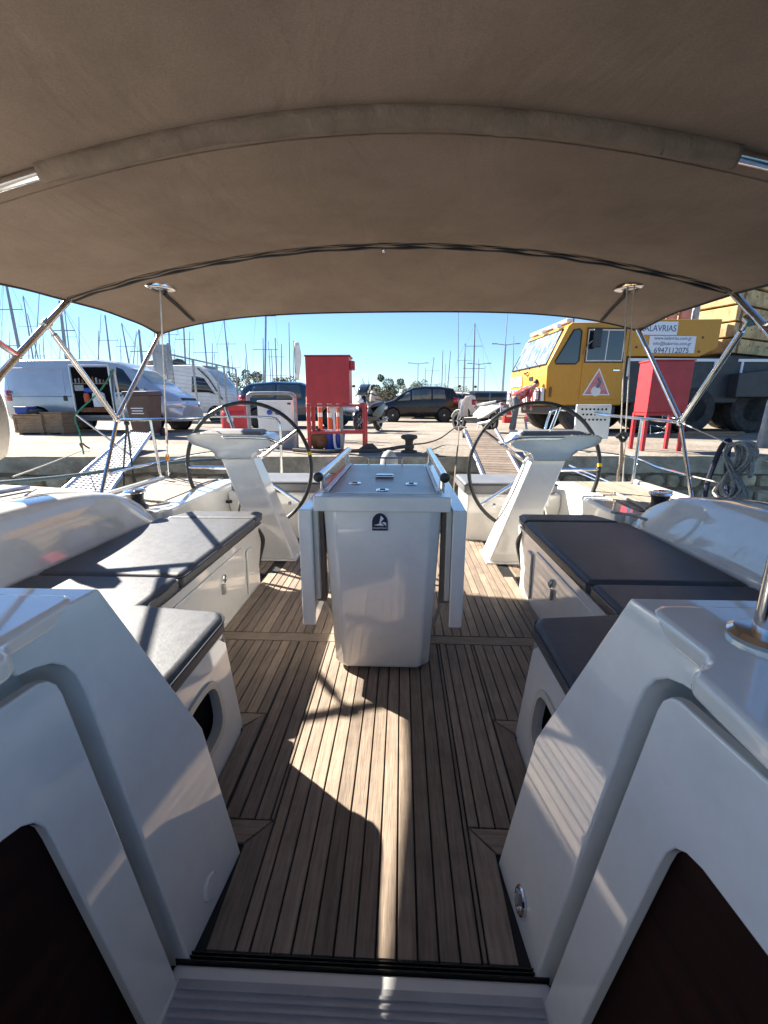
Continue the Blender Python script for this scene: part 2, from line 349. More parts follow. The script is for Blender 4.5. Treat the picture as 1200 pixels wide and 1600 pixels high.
MB().lathe([(.001, .888), (.050, .888), (.052, .896), (.044, .903), (.03, .904), (.001, .904)], (.583, .638, 0), n=28).build('flange', G['steel'], t)
MB().tube([(.583, .638, .895), (.583, .638, 1.3), (.60, .62, 1.9)], .0205, 16).build('tube', G['steel'], t)
# ---- benches
def rr(cy, cz, a, b, n, e=4):
    out = []
    for k in range(n):
        th = 2*math.pi*(k+.5)/n; c, sn = math.cos(th), math.sin(th)
        out.append((cy+a*math.copysign(abs(c)**(2/e), c), cz+b*math.copysign(abs(sn)**(2/e), sn)))
    return out
for s in (-1, 1):
    sd_ = 'left' if s < 0 else 'right'
    t = thing('cockpit_bench', ('white moulded bench under the sunlit cushions, oval locker hole at its near end' if s < 0 else 'white moulded bench under the dark shaded cushions, oval locker hole at its near end'), 'bench', (xc+s*1.2, 1.9, 0))
    # end locker with an opening in its front
    fx = lambda z: .54+.045*z/.44
    y0, y1 = .955, 1.44; n = 24
    inner = rr(1.19, .215, .118, .098, n, 3.2)
    outer = []
    for k in range(n):
        th = 2*math.pi*(k+.5)/n; c, sn = math.cos(th), math.sin(th); q = max(abs(c), abs(sn)); outer.append(((y0+y1)/2+(y1-y0)/2*c/q, .1975+.2275*sn/q))
    mb = MB()
    P3 = lambda l, d=0: [(xc+s*(fx(z)+d), y, z) for y, z in l]
    mb.loft([P3(outer), P3(inner), P3([(1.19+(y-1.19)*.96, .215+(z-.215)*.96) for y, z in inner], .012), P3(inner, .03)], cap=False)
    mb.loft([[(xc+s*.585, y1, .425), (xc+s*.537, y1, -.03), (xc+s*1.6, y1, -.03), (xc+s*1.6, y1, .425)], [(xc+s*.585, y1-.001, .425), (xc+s*.537, y1-.001, -.03), (xc+s*1.6, y1-.001, -.03), (xc+s*1.6, y1-.001, .425)]])
    mb.box(min(xc+s*.585, xc+s*1.6), max(xc+s*.585, xc+s*1.6), y0, y1-.002, .40, .424)
    mb.build('end_locker', G['gel'], t, smooth=30)
    rim = MB()
    o1 = rr(1.19, .215, .135, .115, 32, 3.2); i1 = rr(1.19, .215, .113, .093, 32, 3.2)
    rim.loft([P3(o1, -.0015), P3(o1, -.008), P3(i1, -.008), P3(i1, .012)], cap=False); rim.build('locker_rim', G['gel_cream'], t)
    MB().prism([(xc+s*.60, .97), (xc+s*.61, .97), (xc+s*.61, 1.40), (xc+s*.60, 1.40)], 'z', .05, .40).build('locker_shade_plate', G['darkhole'], t)  # black plate paints in the shade inside the locker
    bx = MB(); pr = [(.93, -.03), (.93, .38), (.925, .424), (1.6, .424), (1.6, -.03)]
    L = [[(xc+s*h, Y, z) for h, z in pr] for Y in (1.443, 2.86)]
    L.append([(xc+s*h, 2.99 if z > .3 else 2.86, z) for h, z in [(.93, .14), (.93, .38), (.925, .424), (1.6, .424), (1.6, .14)]])
    bx.loft(L); bx.build('bench_body', G['gel'], t, bevel=.014, seg=3)
    MB().prism(loopS(s, [(.922, 1.72), (.9295, 1.72), (.9295, 2.55), (.922, 2.55)]), 'z', .05, .375).build('locker_door', G['gel'], t, bevel=.006, seg=3)
    MB().prism([(2.60, .03), (2.62, .33), (2.71, .33), (2.76, .03)], 'x', xc+s*.929, xc+s*.915).build('step_pad', G['gel'], t, bevel=.006)
    la = MB().lathe([(.001, 0), (.021, 0), (.021, .008), (.015, .012), (.001, .012)], (0, 0, 0), n=18); la.xf(Matrix.Translation((xc+s*.9215, 2.24, .30)) @ Matrix.Rotation(-s*R(90), 4, 'Y'))
    lo = la.build('latch', G['steel'], t)
    MB().tube(spline([(xc+s*.912, 2.24, .32), (xc+s*.902, 2.235, .30), (xc+s*.912, 2.23, .275)], 4), .005, 6).build('latch_ring', G['steel'], t)
    MB().box(min(xc+s*.905, xc+s*.921), max(xc+s*.905, xc+s*.921), 2.205, 2.23, .21, .27).build('latch_tab', G['alu'], t, bevel=.003)
    MB().tube(spline([(xc+s*.94, 2.90, .40), (xc+s*.92, 2.95, .30), (xc+s*.95, 2.93, .16), (xc+s*.97, 2.9, .05)], 5), .016, 7).build('strap', G['black'], t)
# ---- cushions
def cushion(name, label, poly, z0, z1, m, s, group=None, bev=.027):
    t = thing(name, label, 'cushion', (xc+s*sum(p[0] for p in poly)/len(poly), sum(p[1] for p in poly)/len(poly), z0), group=group)
    pl = loopS(s, poly)
    MB().prism(pl, 'z', z0, z1).build('pad', m, t, bevel=bev, seg=4)
    cx = sum(p[0] for p in pl)/len(pl); cy = sum(p[1] for p in pl)/len(pl)
    pts = []
    for i, p in enumerate(pl):
        a = Vector((*pl[i-1], 0)); b = Vector((*p, 0)); c = Vector((*pl[(i+1) % len(pl)], 0))
        pts += [b+(a-b).normalized()*.03, b+(a-b).normalized()*.008+(c-b).normalized()*.008, b+(c-b).normalized()*.03]
    MB().tube([(p.x, p.y, z1-bev*.7) for p in pts], .0045, 6, closed=True).build('piping', G['piping'], t)
    return t
for s in (-1, 1):
    v = G['vinyl']
    w_ = 'sunlit left bench' if s < 0 else 'shaded right bench'
    cushion('bench_cushion', 'long dark vinyl cushion in the middle of the '+w_, [(.91, 1.785), (.91, 2.805), (1.585, 2.805), (1.60, 1.785)], .427, .504, v, s, 'long bench cushions')
    cushion('corner_cushion', 'L-shaped dark vinyl cushion at the near end of the '+w_, [(.558, .972), (.558, 1.40), (.585, 1.46), (.91, 1.50), (.91, 1.775), (1.60, 1.775), (1.60, .972)], .427, .503, v, s, 'corner cushions')
    cushion('end_cushion', 'short dark vinyl cushion at the helm end of the '+w_, [(.91, 2.815), (.93, 3.02), (1.45, 3.02), (1.56, 2.815)], .427, .502, v, s, 'end cushions')
# ---- coamings, decks
for s in (-1, 1):
    prof = [(1.592, .40), (1.595, .45), (1.63, .56), (1.665, .665), (1.695, .745), (1.705, .765), (1.722, .782), (1.745, .79), (1.84, .795), (1.95, .79), (2.02, .77), (2.06, .71), (2.10, .57), (2.10, .40)]
    kt = [(.1, 1), (1.6, 1), (2.0, .985), (2.24, .95), (2.4, .895), (2.56, .80), (2.7, .64), (2.8, .47), (2.87, .3), (2.905, .16), (2.92, .05)]
    L = []
    for j in range(60):
        Y = .1+j*.05 if j < 40 else 2.1+(j-40)*.0415
        if Y > 2.92: break
        k = 1.0
        for (a_, p_), (b_, q_) in zip(kt, kt[1:]):
            if a_ <= Y <= b_:
                f = (Y-a_)/(b_-a_); k = p_+(q_-p_)*f
        ro = max(0, (Y-2.78)/.14)**2*.06
        L.append([(xc+s*(h+(ro if h < 1.8 else -ro)), Y, z if z < .45 else .45+(z-.45)*k) for h, z in prof])
    MB().loft(L).build('cockpit_coaming', G['gel'], None, smooth=60)
    o = bpy.data.objects[-1] if False else COL.objects[-1]
    setp(o, 'rounded white coaming behind the '+('sunlit left bench' if s < 0 else 'shaded right bench'), 'coaming')
    dk = MB(); L = []
    a, b = sorted((xc+s*1.565, xc+s*2.38))
    dk.box(a, b, 2.93, 4.25, -.55, .53); a, b = sorted((xc+s*2.0, xc+s*2.38)); dk.box(a, b, -1, 2.929, -.55, .53); a, b = sorted((xc+s*1.62, xc+s*1.999)); dk.box(a, b, 2.85, 2.929, .3, .528)
    d = setp(dk.build('side_deck', G['gel'], None, bevel=.02, seg=3), kind='structure')
    for k in range(9):
        h = 1.75+k*.056
        a, b = sorted((xc+s*h, xc+s*(h+.05)))
        MB().prism([(a, 2.98), (b, 2.98), (b, 4.18), (a, 4.18)], 'z', .525, .537+random.uniform(0, .001)).build('plank', G['teak_l'], d, bevel=.001, seg=1)
    a, b = sorted((xc+s*2.32, xc+s*2.37)); MB().box(a, b, -1, 4.23, .529, .56).build('toe_rail', G['gel'], d, bevel=.01)
    # helm seat
    t = thing('helm_bench', ('white helm seat box behind the left steering wheel' if s < 0 else 'white helm seat box behind the right steering wheel'), 'seat', (xc+s*1.1, 4.2, 0))
    pr = [(3.97, -.03), (3.97, .25), (3.93, .33), (3.93, .458), (4.6, .458), (4.6, -.03)]
    a, b = sorted((xc+s*.70, xc+s*1.563)); MB().prism(pr, 'x', a, b).build('seat_box', G['gel'], t, bevel=.018, seg=3)
    a, b = sorted((xc+s*.78, xc+s*1.45)); MB().box(a, b, 3.922, 3.9295, .345, .435).build('seat_trim', G['gel'], t, bevel=.004)
    a, b = sorted((xc+s*.62, xc+s*.698)); MB().prism([(4.0, -.03), (4.0, .14), (4.1, .2), (4.55, .2), (4.55, -.03)], 'x', a, b).build('step_block', G['gel'], t, bevel=.014, seg=3)
    c = cushion('helm_cushion', ('grey vinyl helm cushion behind the left steering wheel' if s < 0 else 'grey vinyl helm cushion behind the right steering wheel'), [(.66, 3.90), (.64, 4.46), (1.42, 4.46), (1.52, 3.90)], .461, .565, G['vinyl_grey'], s, 'helm cushions')
t = thing('transom_step', 'low teak-slatted step closing the stern opening between the helm seats', 'step', (xc, 4.36, 0))
for k in range(27):
    x = xc-.615+k*.0455; MB().box(x+.0015, x+.044, 4.335, 4.35, -.03, .165).build('slat', G['teak'], t, bevel=.0015, seg=1)
MB().box(xc-.617, xc+.617, 4.351, 4.38, -.03, .163).build('backing', G['caulk'], t)
MB().box(xc-.617, xc+.617, 4.325, 4.62, .167, .192).build('step_top', G['teak_x'], t, bevel=.005)
MB().box(xc-.617, xc+.617, 4.325, 4.334, -.02, .025).build('kick_strip', G['gel'], t, bevel=.003)
setp(MB().prism(loopS(1, [(-1.5, 4.62), (1.5, 4.62), (1.35, 5.15), (-1.35, 5.15)]), 'z', -.4, -.1).build('bathing_platform', G['nonskid'], None, bevel=.03), kind='structure')
setp(MB().loft([[(xc-2.3, -1, -.6), (xc+2.3, -1, -.6), (xc+2.0, 4.7, -.6), (xc-2.0, 4.7, -.6)], [(xc-2.36, -1, -.1), (xc+2.36, -1, -.1), (xc+2.36, 4.7, -.1), (xc-2.36, 4.7, -.1)]]).build('hull_bottom', G['gel'], None), kind='structure')
L = []
for Y, hw_, zt in ((-.45, 1.32, .84), (-1.5, 1.28, .92), (-3.0, 1.1, .94), (-4.6, .75, .85), (-5.6, .4, .62)):
    L.append([(xc-hw_-.12, Y, .5), (xc-hw_, Y, zt-.08), (xc-hw_+.1, Y, zt), (xc, Y, zt+.05), (xc+hw_-.1, Y, zt), (xc+hw_, Y, zt-.08), (xc+hw_+.12, Y, .5)])
setp(MB().loft(L).build('unseen_coachroof', G['gel'], None, smooth=40), kind='structure')  # out of view, added to bounce sunlight back into the cockpit
setp(MB().prism([(xc-2.36, -1.001), (xc+2.36, -1.001), (xc+2.1, -4), (xc+1.2, -7), (xc, -9), (xc-1.2, -7), (xc-2.1, -4)], 'z', -.6, .56).build('unseen_foredeck', G['gel'], None, bevel=.02), kind='structure')  # unseen white deck ahead, added with the roof for its bounced sunlight
# ---- small tool on the left helm seat front
t = thing('scraper', 'yellow scraper with a dark blue handle by the left helm seat', 'tool', U(340, 785, Y=3.90))
p = U(340, 785, Y=3.90)
MB().tube([p+Vector((.04, 0, .005)), p+Vector((.05, 0, .006)), p+Vector((.135, -.01, .012)), p+Vector((.145, -.01, .012))], [.008, .015, .017, .008], 8).build('handle', G['badge'], t)
MB().prism([(p.x-.005, p.z-.03), (p.x+.028, p.z-.035), (p.x+.045, p.z+.012), (p.x+.012, p.z+.022)], 'y', p.y-.008, p.y).build('blade', mat('yellow_plastic', (.62, .38, .03), .5), t, bevel=.003)
# ---- cockpit table
t = thing('cockpit_table', 'white pedestal cockpit table with folded side leaves and chrome grab rails', 'table', (xc, 2.3, 0))
def oct_(hw, y0, y1, z, c): return [(xc-hw+c, y0, z), (xc+hw-c, y0, z), (xc+hw, y0+c*.8, z), (xc+hw, y1, z), (xc-hw, y1, z), (xc-hw, y0+c*.8, z)]
MB().loft([oct_(.195, 1.90, 2.70, -.005, .05), oct_(.195, 1.90, 2.70, .02, .05)]).build('plinth', G['gel'], t)
MB().loft([oct_(.218, 1.838, 2.74, .015, .05), oct_(.23, 1.828, 2.76, .04, .05), oct_(.27, 1.846, 2.80, .80, .055)]).build('body', G['gel'], t, bevel=.012, seg=3)
tt = MB().box(xc-.30, xc+.30, 1.805, 2.88, .801, .868).build('table_top', G['gel'], t, bevel=.007, seg=2)
lid = MB().box(xc-.236, xc+.236, 1.865, 2.80, .866, .874).build('lid', mat('grey_lid', (.36, .375, .4), .3, col2=(.31, .325, .345), vs=5, vd=8, rvar=.06), t, bevel=.002)
for a in (-1, 1): MB().box(min(xc+a*.24, xc+a*.262), max(xc+a*.24, xc+a*.262), 1.862, 2.80, .866, .884).build('lid_trim', G['alu'], t, bevel=.004)
MB().box(xc-.262, xc+.262, 1.838, 1.861, .866, .878).build('lid_front_trim', G['alu'], t, bevel=.003)
MB().box(xc-.055, xc+.045, 2.26, 2.31, .873, .893).build('lid_handle', G['steel'], t, bevel=.008, seg=3)
for (dx, y) in ((-.145, 2.10), (.135, 2.09), (0, 1.93)):
    f = MB().lathe([(.001, .873), (.032, .873), (.03, .878), (.001, .879)], (xc+dx, y, 0), n=16).build('lid_fitting', G['steel'], t)
    MB().box(xc+dx-.012, xc+dx+.012, y-.004, y+.004, .878, .882).build('fitting_slot', G['black'], f)
fr = MB().tube([(xc-.13, 2.80, .872), (xc-.13, 2.80, .92), (xc+.09, 2.80, .92), (xc+.09, 2.80, .872)], .006, 8); fr.tube([(xc-.02, 2.80, .872), (xc-.02, 2.80, .92)], .005, 6)
fr.build('fiddle_rail', G['steel'], t)
for s in (-1, 1):
    x = xc+s*.268
    r = MB().tube([(x, 1.80, .955), (x, 2.86, .965)], .019, 14).build('grab_rail', G['steel'], t)
    MB().tube([(x, 1.785, .955), (x, 1.79, .955), (x, 1.806, .955)], [.012, .021, .021], 14).build('rail_cap', G['black'], r)
    for y in (1.90, 2.78): MB().tube([(x, y, .866), (x, y, .952)], .012, 10).build('rail_post', G['steel'], r)
    a, b = sorted((xc+s*.314, xc+s*.376))
    lf = MB().box(a, b, 1.835, 2.84, .235, .802).build('leaf', G['gel'], t, bevel=.007, seg=3)
    a, b = sorted((xc+s*.272, xc+s*.3135)); MB().box(a, b, 1.90, 1.955, .33, .80).build('leaf_bracket', mat('bracket_brown', (.16, .13, .105), .5, col2=(.2, .165, .13), vs=6), t, bevel=.004)
    a, b = sorted((xc+s*.29, xc+s*.3135)); MB().box(a, b, 1.86, 1.895, .36, .795).build('leaf_rib', G['gel_cream'], t, bevel=.004)
    for z in (.42, .50, .62, .70):
        q = MB().lathe([(.001, 0), (.009, 0), (.007, -.004), (.001, -.004)], (0, 0, 0), n=10); q.xf(Matrix.Translation((xc+s*.295, 1.8995, z)) @ Matrix.Rotation(R(-90), 4, 'X')); q.build('screw', G['steel'], t)
    MB().tube([(xc+s*.30, 1.93, .36), (xc+s*.255, 2.05, .13)], .009, 8).build('leaf_stay', G['gel_cream'], t)
by = 1.8425
def arch(c, w_, h_, y): return [(c[0]-w_, c[1]-h_), (c[0]+w_, c[1]-h_), (c[0]+w_, c[1]+h_*.1), (c[0]+w_*.86, c[1]+h_*.5), (c[0]+w_*.5, c[1]+h_*.85), (c[0], c[1]+h_), (c[0]-w_*.5, c[1]+h_*.85), (c[0]-w_*.86, c[1]+h_*.5), (c[0]-w_, c[1]+h_*.1)]
bc = (xc-.008, .748)
bd = MB().prism(arch(bc, .035, .04, 0), 'y', by-.004, by+.006).build('badge', G['badge'], t)
k = .035
mb = MB()
mb.prism([(bc[0]-k*.78, bc[1]-k*.42), (bc[0]-k*.1, bc[1]-k*.22), (bc[0]+k*.12, bc[1]+k*.85), (bc[0]+k*.5, bc[1]+k*.45), (bc[0]+k*.28, bc[1]+k*.2), (bc[0]+k*.1, bc[1]-k*.05), (bc[0]+k*.35, bc[1]-k*.3), (bc[0]+k*.5, bc[1]-k*.5)], 'y', by-.0055, by-.0042)
mb.prism([(bc[0]+k*.82, bc[1]-k*.55), (bc[0]+k*.3, bc[1]-k*.08), (bc[0]+k*.45, bc[1]+k*.02), (bc[0]+k*.78, bc[1]-k*.08)], 'y', by-.0055, by-.0042)
mb.build('badge_bird', G['badgew'], bd)
ORGt = ORG[t.name]
text('badge_lettering', 'HOLIDAYSCAN', .0095, G['badgew'], bd, Matrix.Translation(Vector((bc[0], by-.0052, bc[1]-.028))*SC-ORGt) @ Matrix.Rotation(R(90), 4, 'X'), .0003, sx=.85)
# ---- helms
for s in (-1, 1):
    t = thing('helm_pedestal', ('left white steering pedestal with its black leather wheel' if s < 0 else 'right white steering pedestal with its black leather wheel'), 'helm', (xc+s*.95, 3.4, 0), group='twin helms')
    def rect(hc, w_, y0, y1, z): return [(xc+s*(hc-w_/2), y0, z), (xc+s*(hc+w_/2), y0, z), (xc+s*(hc+w_/2), y1, z), (xc+s*(hc-w_/2), y1, z)]
    MB().loft([rect(.935, .275, 3.335, 3.62, .005), rect(1.235, .262, 3.385, 3.58, .845)]).build('column', G['gel'], t, bevel=.016, seg=3)
    MB().loft([rect(.935, .31, 3.315, 3.645, -.002), rect(.938, .30, 3.32, 3.64, .014)]).build('base_flange', G['gel'], t, bevel=.004)
    hp = [(.925, .955), (.94, 1.0), (.975, 1.03), (1.555, 1.035), (1.59, 1.02), (1.58, .985), (1.545, .955), (1.42, .915), (1.385, .885), (1.373, .843), (1.095, .843), (1.085, .88), (1.06, .905), (.955, .935)]
    MB().loft([[(xc+s*h, 3.35, .93+(z-.93)*.96) for h, z in hp], [(xc+s*h, 3.31, z) for h, z in hp], [(xc+s*h, 3.60, z+.01) for h, z in hp]]).build('console', G['gel'], t, bevel=.008, seg=2)
    MB().loft([[(xc+s*h, y, z) for h, y, z in ((1.0, 3.34, 1.034), (1.50, 3.34, 1.036), (1.48, 3.58, 1.047), (1.02, 3.58, 1.045))], [(xc+s*h, y, z) for h, y, z in ((1.03, 3.38, 1.055), (1.47, 3.38, 1.055), (1.45, 3.56, 1.068), (1.05, 3.56, 1.066))]]).build('instrument_pod', G['grey_pl'], t, bevel=.006)
    MB().tube(spline([(xc+s*1.285, 3.335, 1.01), (xc+s*1.285, 3.28, 1.015), (xc+s*1.255, 3.265, 1.015), (xc+s*1.1, 3.262, 1.015), (xc+s*.97, 3.262, 1.01), (xc+s*.92, 3.28, 1.0), (xc+s*.885, 3.33, .975), (xc+s*.865, 3.42, .955)], 5), .0115, 10).build('grab_rail', G['steel'], t)
    wc = Vector((xc+s*(1.25 if s < 0 else 1.217), 3.70, .725)); RW = .55
    wh = MB().tube([wc+Vector((RW*math.cos(a), .02*math.sin(a), RW*math.sin(a))) for a in [2*math.pi*k/72 for k in range(72)]], .0165, 10, closed=True).build('wheel_rim', G['leather'], t)
    for k in range(5):
        a = R(36+72*k) if s < 0 else R(180-36-72*k)
        MB().tube([wc+Vector((0, -.05, 0)), wc+Vector((RW*.35*math.cos(a), -.03, RW*.35*math.sin(a))), wc+Vector((RW*.98*math.cos(a), 0, RW*.98*math.sin(a)))], [.017, .016, .014], 8).build('spoke', G['steel'], wh)
    mb = MB().lathe([(.001, -.09), (.05, -.085), (.055, -.05), (.04, -.02), (.001, -.02)], wc, 'y', 18).build('hub', G['steel'], wh)
    a0 = R(13 if s < 0 else 4)
    MB().tube([wc+Vector((RW*math.cos(a0+d), 0, RW*math.sin(a0+d))) for d in (-.025, 0, .025)], .0185, 10).build('king_spoke_tape', mat('yellow_tape', (.75, .5, .02), .5), wh)
    MB().tube([(xc+s*1.22, 3.57, .74), (xc+s*1.22, 3.63, .74)], .035, 12).build('wheel_shaft', G['steel'], t)
    kn = MB().lathe([(.001, 0), (.016, 0), (.016, .02), (.001, .02)], (0, 0, 0), n=12); kn.xf(Matrix.Translation((xc+s*.865, 3.5, .45)) @ Matrix.Rotation(-s*R(90), 4, 'Y')); kn.build('brake_knob', G['steel'], t)
# ---- winches
def winch(label, p):
    t = thing('winch', label, 'winch', p, group='cockpit winches')
    MB().lathe([(.001, 0), (.075, 0), (.075, .02), (.06, .03), (.05, .06), (.052, .09), (.062, .115), (.001, .115)], p, n=20).build('drum', G['black'], t)
    c = MB().lathe([(.001, .114), (.066, .114), (.072, .122), (.068, .134), (.05, .14), (.03, .141), (.001, .141)], p, n=24).build('top_cap', G['steel'], t)
    MB().lathe([(.001, .1405), (.014, .1405), (.014, .143), (.001, .143)], p, n=10).build('socket', G['black'], c)
    MB().tube(spline([p+Vector((.03, -.05, .135)), p+Vector((.07, 0, .138)), p+Vector((.02, .06, .137))], 4), .006, 6).build('feeder_arm', G['steel'], c)
winch('black and chrome winch on the left coaming end, lines around it', U(214, 795, Z=.55)); winch('black and chrome winch behind the right bench', U(1028, 799, Z=.55))
# ---- pushpit rails
t = thing('stern_rail', 'polished steel stern rail at the left quarter', 'railing', U(165, 770, X=-2.40))
JL = U(183, 656, X=-2.42); 
gl = [U(440, 668, Y=5.0), U(432, 655, Y=5.0)]
tp = spline([JL, U(235, 655.5, Y=4.4), U(300, 653, Y=4.9), U(350, 651, Y=5.05), U(420, 652, Y=5.05), U(434, 658, Y=5.03), U(438, 672, Y=5.02), U(440, 748, Y=5.0)], 6)
MB().tube(tp, .0145, 10).build('top_rail', G['steel'], t)
MB().tube(spline([U(172, 740, X=-2.38), U(250, 722, Y=4.5), U(335, 706, Y=4.95), U(438, 706, Y=5.01)], 6), .0125, 8).build('middle_rail', G['steel'], t)
MB().tube([JL, U(158, 772, X=-2.36)], .0145, 10).build('stanchion', G['steel'], t)
MB().tube([U(235, 655, Y=4.4), U(252, 748, Y=4.4)], .0145, 10).build('stanchion', G['steel'], t)
t = thing('stern_rail', 'polished steel stern rail at the right quarter', 'railing', U(1085, 790, X=2.24))
JR = U(1063, 660, X=2.26)
MB().tube(spline([JR, U(1010, 655, Y=4.1), U(950, 649, Y=4.7), U(900, 642, Y=4.95), U(868, 641, Y=4.98), U(858, 650, Y=4.98), U(848, 690, Y=4.98), U(842, 745, Y=4.95)], 6), .0145, 10).build('top_rail', G['steel'], t)
MB().tube(spline([U(1072, 742, X=2.25), U(1030, 731, Y=4.1), U(975, 712, Y=4.6), U(850, 700, Y=4.98)], 6), .0125, 8).build('middle_rail', G['steel'], t)
MB().tube([JR, U(1083, 792, X=2.22)], .0145, 10).build('stanchion', G['steel'], t)
MB().tube([U(1003, 655, Y=4.1), U(985, 778, Y=4.1)], .0145, 10).build('stanchion', G['steel'], t)
hk = MB()
for (a, b, c) in ((1035, 650, 660), (1016, 665, 678)): hk.tube([U(a+25, b+4, Y=3.7), U(a, b, Y=3.7), U(a, c, Y=3.7), U(a+25, c-3, Y=3.7)], .005, 6)
hk.build('hook_frame', G['steel'], t)
MB().tube([JR, U(1132, 690, X=2.30), U(1230, 735, X=2.33)], .005, 6).build('upper_lifeline', G['rope_w'], t)
MB().tube([U(1072, 742, X=2.25), U(1200, 772, X=2.32), U(1260, 786, X=2.33)], .005, 6).build('lower_lifeline', G['rope_w'], t)
pl = thing('engine_pad', 'white perforated pad clamped on the right stern rail', 'bracket', U(924, 686, Y=4.85))
a = U(900, 632, Y=4.86); b = U(948, 686, Y=4.86)
MB().box(a.x, b.x, 4.83, 4.86, b.z, a.z).build('board', G['white'], pl, bevel=.008, seg=3)
for i in range(7):
    for j in range(3):
        h = MB().lathe([(.001, 0), (.011, 0), (.011, .002), (.001, .002)], n=8); h.xf(Matrix.Translation((a.x+.06+i*.042+(j % 2)*.015, 4.8285, a.z-.05-j*.055)) @ Matrix.Rotation(R(90), 4, 'X')); h.build('hole', G['darkhole'], pl)
# ---- bimini
def bow(u, row):
    Yc, zc, Ye, ze, hw, p = row
    e = .06; q = ((u*u+e)**(p/2)-e**(p/2))/((1+e)**(p/2)-e**(p/2))
    return Vector((xc+u*hw, Yc+(Ye-Yc)*abs(u)**2, zc-(zc-ze)*q))
ROWS = [(.0, 2.08, .3, 1.88, 2.38, 1.5), (1.70, 2.205, 2.0, 1.93, 2.36, 1.4), (3.2, 2.285, 3.28, 1.99, 2.33, 2.0), (4.3, 2.10, 4.42, 1.935, 2.31, 4.0)]
def surf(u, v):                              # v 0..3 along the rows
    k = min(int(v), 2); f = v-k
    p = bow(u, ROWS[k]).lerp(bow(u, ROWS[k+1]), f)
    sag = (-.02 if k == 1 else .0)*math.sin(math.pi*f)
    edge = max(0, abs(u)-.8)/.2
    p.z += sag+.012*math.sin(math.pi*f)*edge+.006*math.sin(9*u+5*v)*math.sin(7*v+2*u)*math.sin(math.pi*f)
    if k < 2: p.x -= math.copysign(.06*edge*math.sin(math.pi*f), u)
    if k == 2: p.x -= math.copysign(.05*edge*math.sin(math.pi*f), u)
    return p
def find(px, py, vr=(0, 3)):
    best = None
    u0, u1, v0, v1 = -1, 1, vr[0], vr[1]
    for it in range(4):
        for i in range(25):
            for j in range(25):
                u = u0+(u1-u0)*i/24; v = v0+(v1-v0)*j/24
                q = proj(surf(u, v)); d = (q[0]-px)**2+(q[1]-py)**2
                if best is None or d < best[0]: best = (d, u, v)
        du, dv = (u1-u0)/12, (v1-v0)/12; u0, u1, v0, v1 = max(best[1]-du, -1), min(best[1]+du, 1), max(best[2]-dv, vr[0]), min(best[2]+dv, vr[1])
    return best[1], best[2]
bt = thing('bimini_top', 'taupe canvas bimini awning on steel bows over the cockpit', 'awning', (xc, 2.5, .7))
uu = [-1+2*i/120 for i in range(121)]; vv = [3*j/150 for j in range(151)]
PORTS = [find(250, 450, (2, 3)), find(984, 450, (2, 3))]
cvm = MB().grid([[surf(u, v) for u in uu] for v in vv]); keep = []
for f in cvm.f:
    c = sum((cvm.v[i] for i in f), Vector())/4
    if all(((c.x-surf(*q).x)/.065)**2+((c.y-surf(*q).y)/.08)**2 > 1 for q in PORTS): keep.append(f)
cvm.f = keep; cvm.m = [0]*len(keep)
cv = cvm.build('canopy', G['canvas'], bt, smooth=180, solid=.005)
D = Vector((0, 0, -1))
e = MB().tube([surf(u, 3)+Vector((0, .003, -.004)) for u in uu], .009, 6); 
for a in (-1, 1): e.tube([surf(a, v)+D*.003 for v in vv], .009, 6)
e.build('edge_binding', G['binding'], cv)
z1 = MB().tube([surf(u, 1.955+.004*math.sin(u*60))+D*(.008+.003*math.sin(u*43)) for u in [x/80-.985 for x in range(158)]], .007, 6).build('zip', G['binding'], cv)
MB().tube([surf(u, 2.0+.002*math.sin(u*50))+D*(.011+.003*math.sin(u*37)) for u in [x/80-.985 for x in range(158)]], .0085, 6).build('zip', G['binding'], cv)
MB().grid([[surf(u, v)+D*(.006+.004*math.sin(u*45+v)) for u in [x/60-.98 for x in range(118)]] for v in (1.94, 1.96, 1.985, 2.005, 2.02)]).build('zip_tape', G['canvas_dark'], cv, solid=.002)
MB().tube([surf(u, 1.085)+D*.004 for u in [x/50-.99 for x in range(100)]], .003, 5).build('stitch_line', G['canvas_dark'], cv)
MB().ball(surf(.0-.02, 2.0)+D*.025, .016, 10).build('snap_hook', G['steel'], cv)
# sleeve of the middle bow
us = [-.53+1.05*i/140 for i in range(141)]; L = []
for i, u in enumerate(us):
    w_ = math.sin(u*95)*.002+math.sin(u*53+2)*.003+math.sin(u*23+1)*.004
    p = surf(u, 1.0); 
    L.append([p+Vector((0, dy, dz+w_*(dz < -.02))) for dy, dz in ((-.034, .004), (-.034, -.022), (-.022, -.046), (.0, -.054), (.022, -.046), (.036, -.026), (.07, -.016), (.078, -.002))])
MB().grid(L).build('bow_sleeve', G['canvas_dark'], cv, smooth=180, solid=.003)
for a, b in ((-1, -.515), (.505, 1)):
    MB().tube([surf(a+(b-a)*i/20, 1.0)+D*.022+Vector((0, -.005, 0)) for i in range(21)], .0195, 12).build('bow_tube', G['steel'], bt)
MB().tube([surf(-.99+1.98*i/60, 2.0)+Vector((0, 0, .012)) for i in range(61)], .019, 10).build('bow_tube', G['steel'], bt)
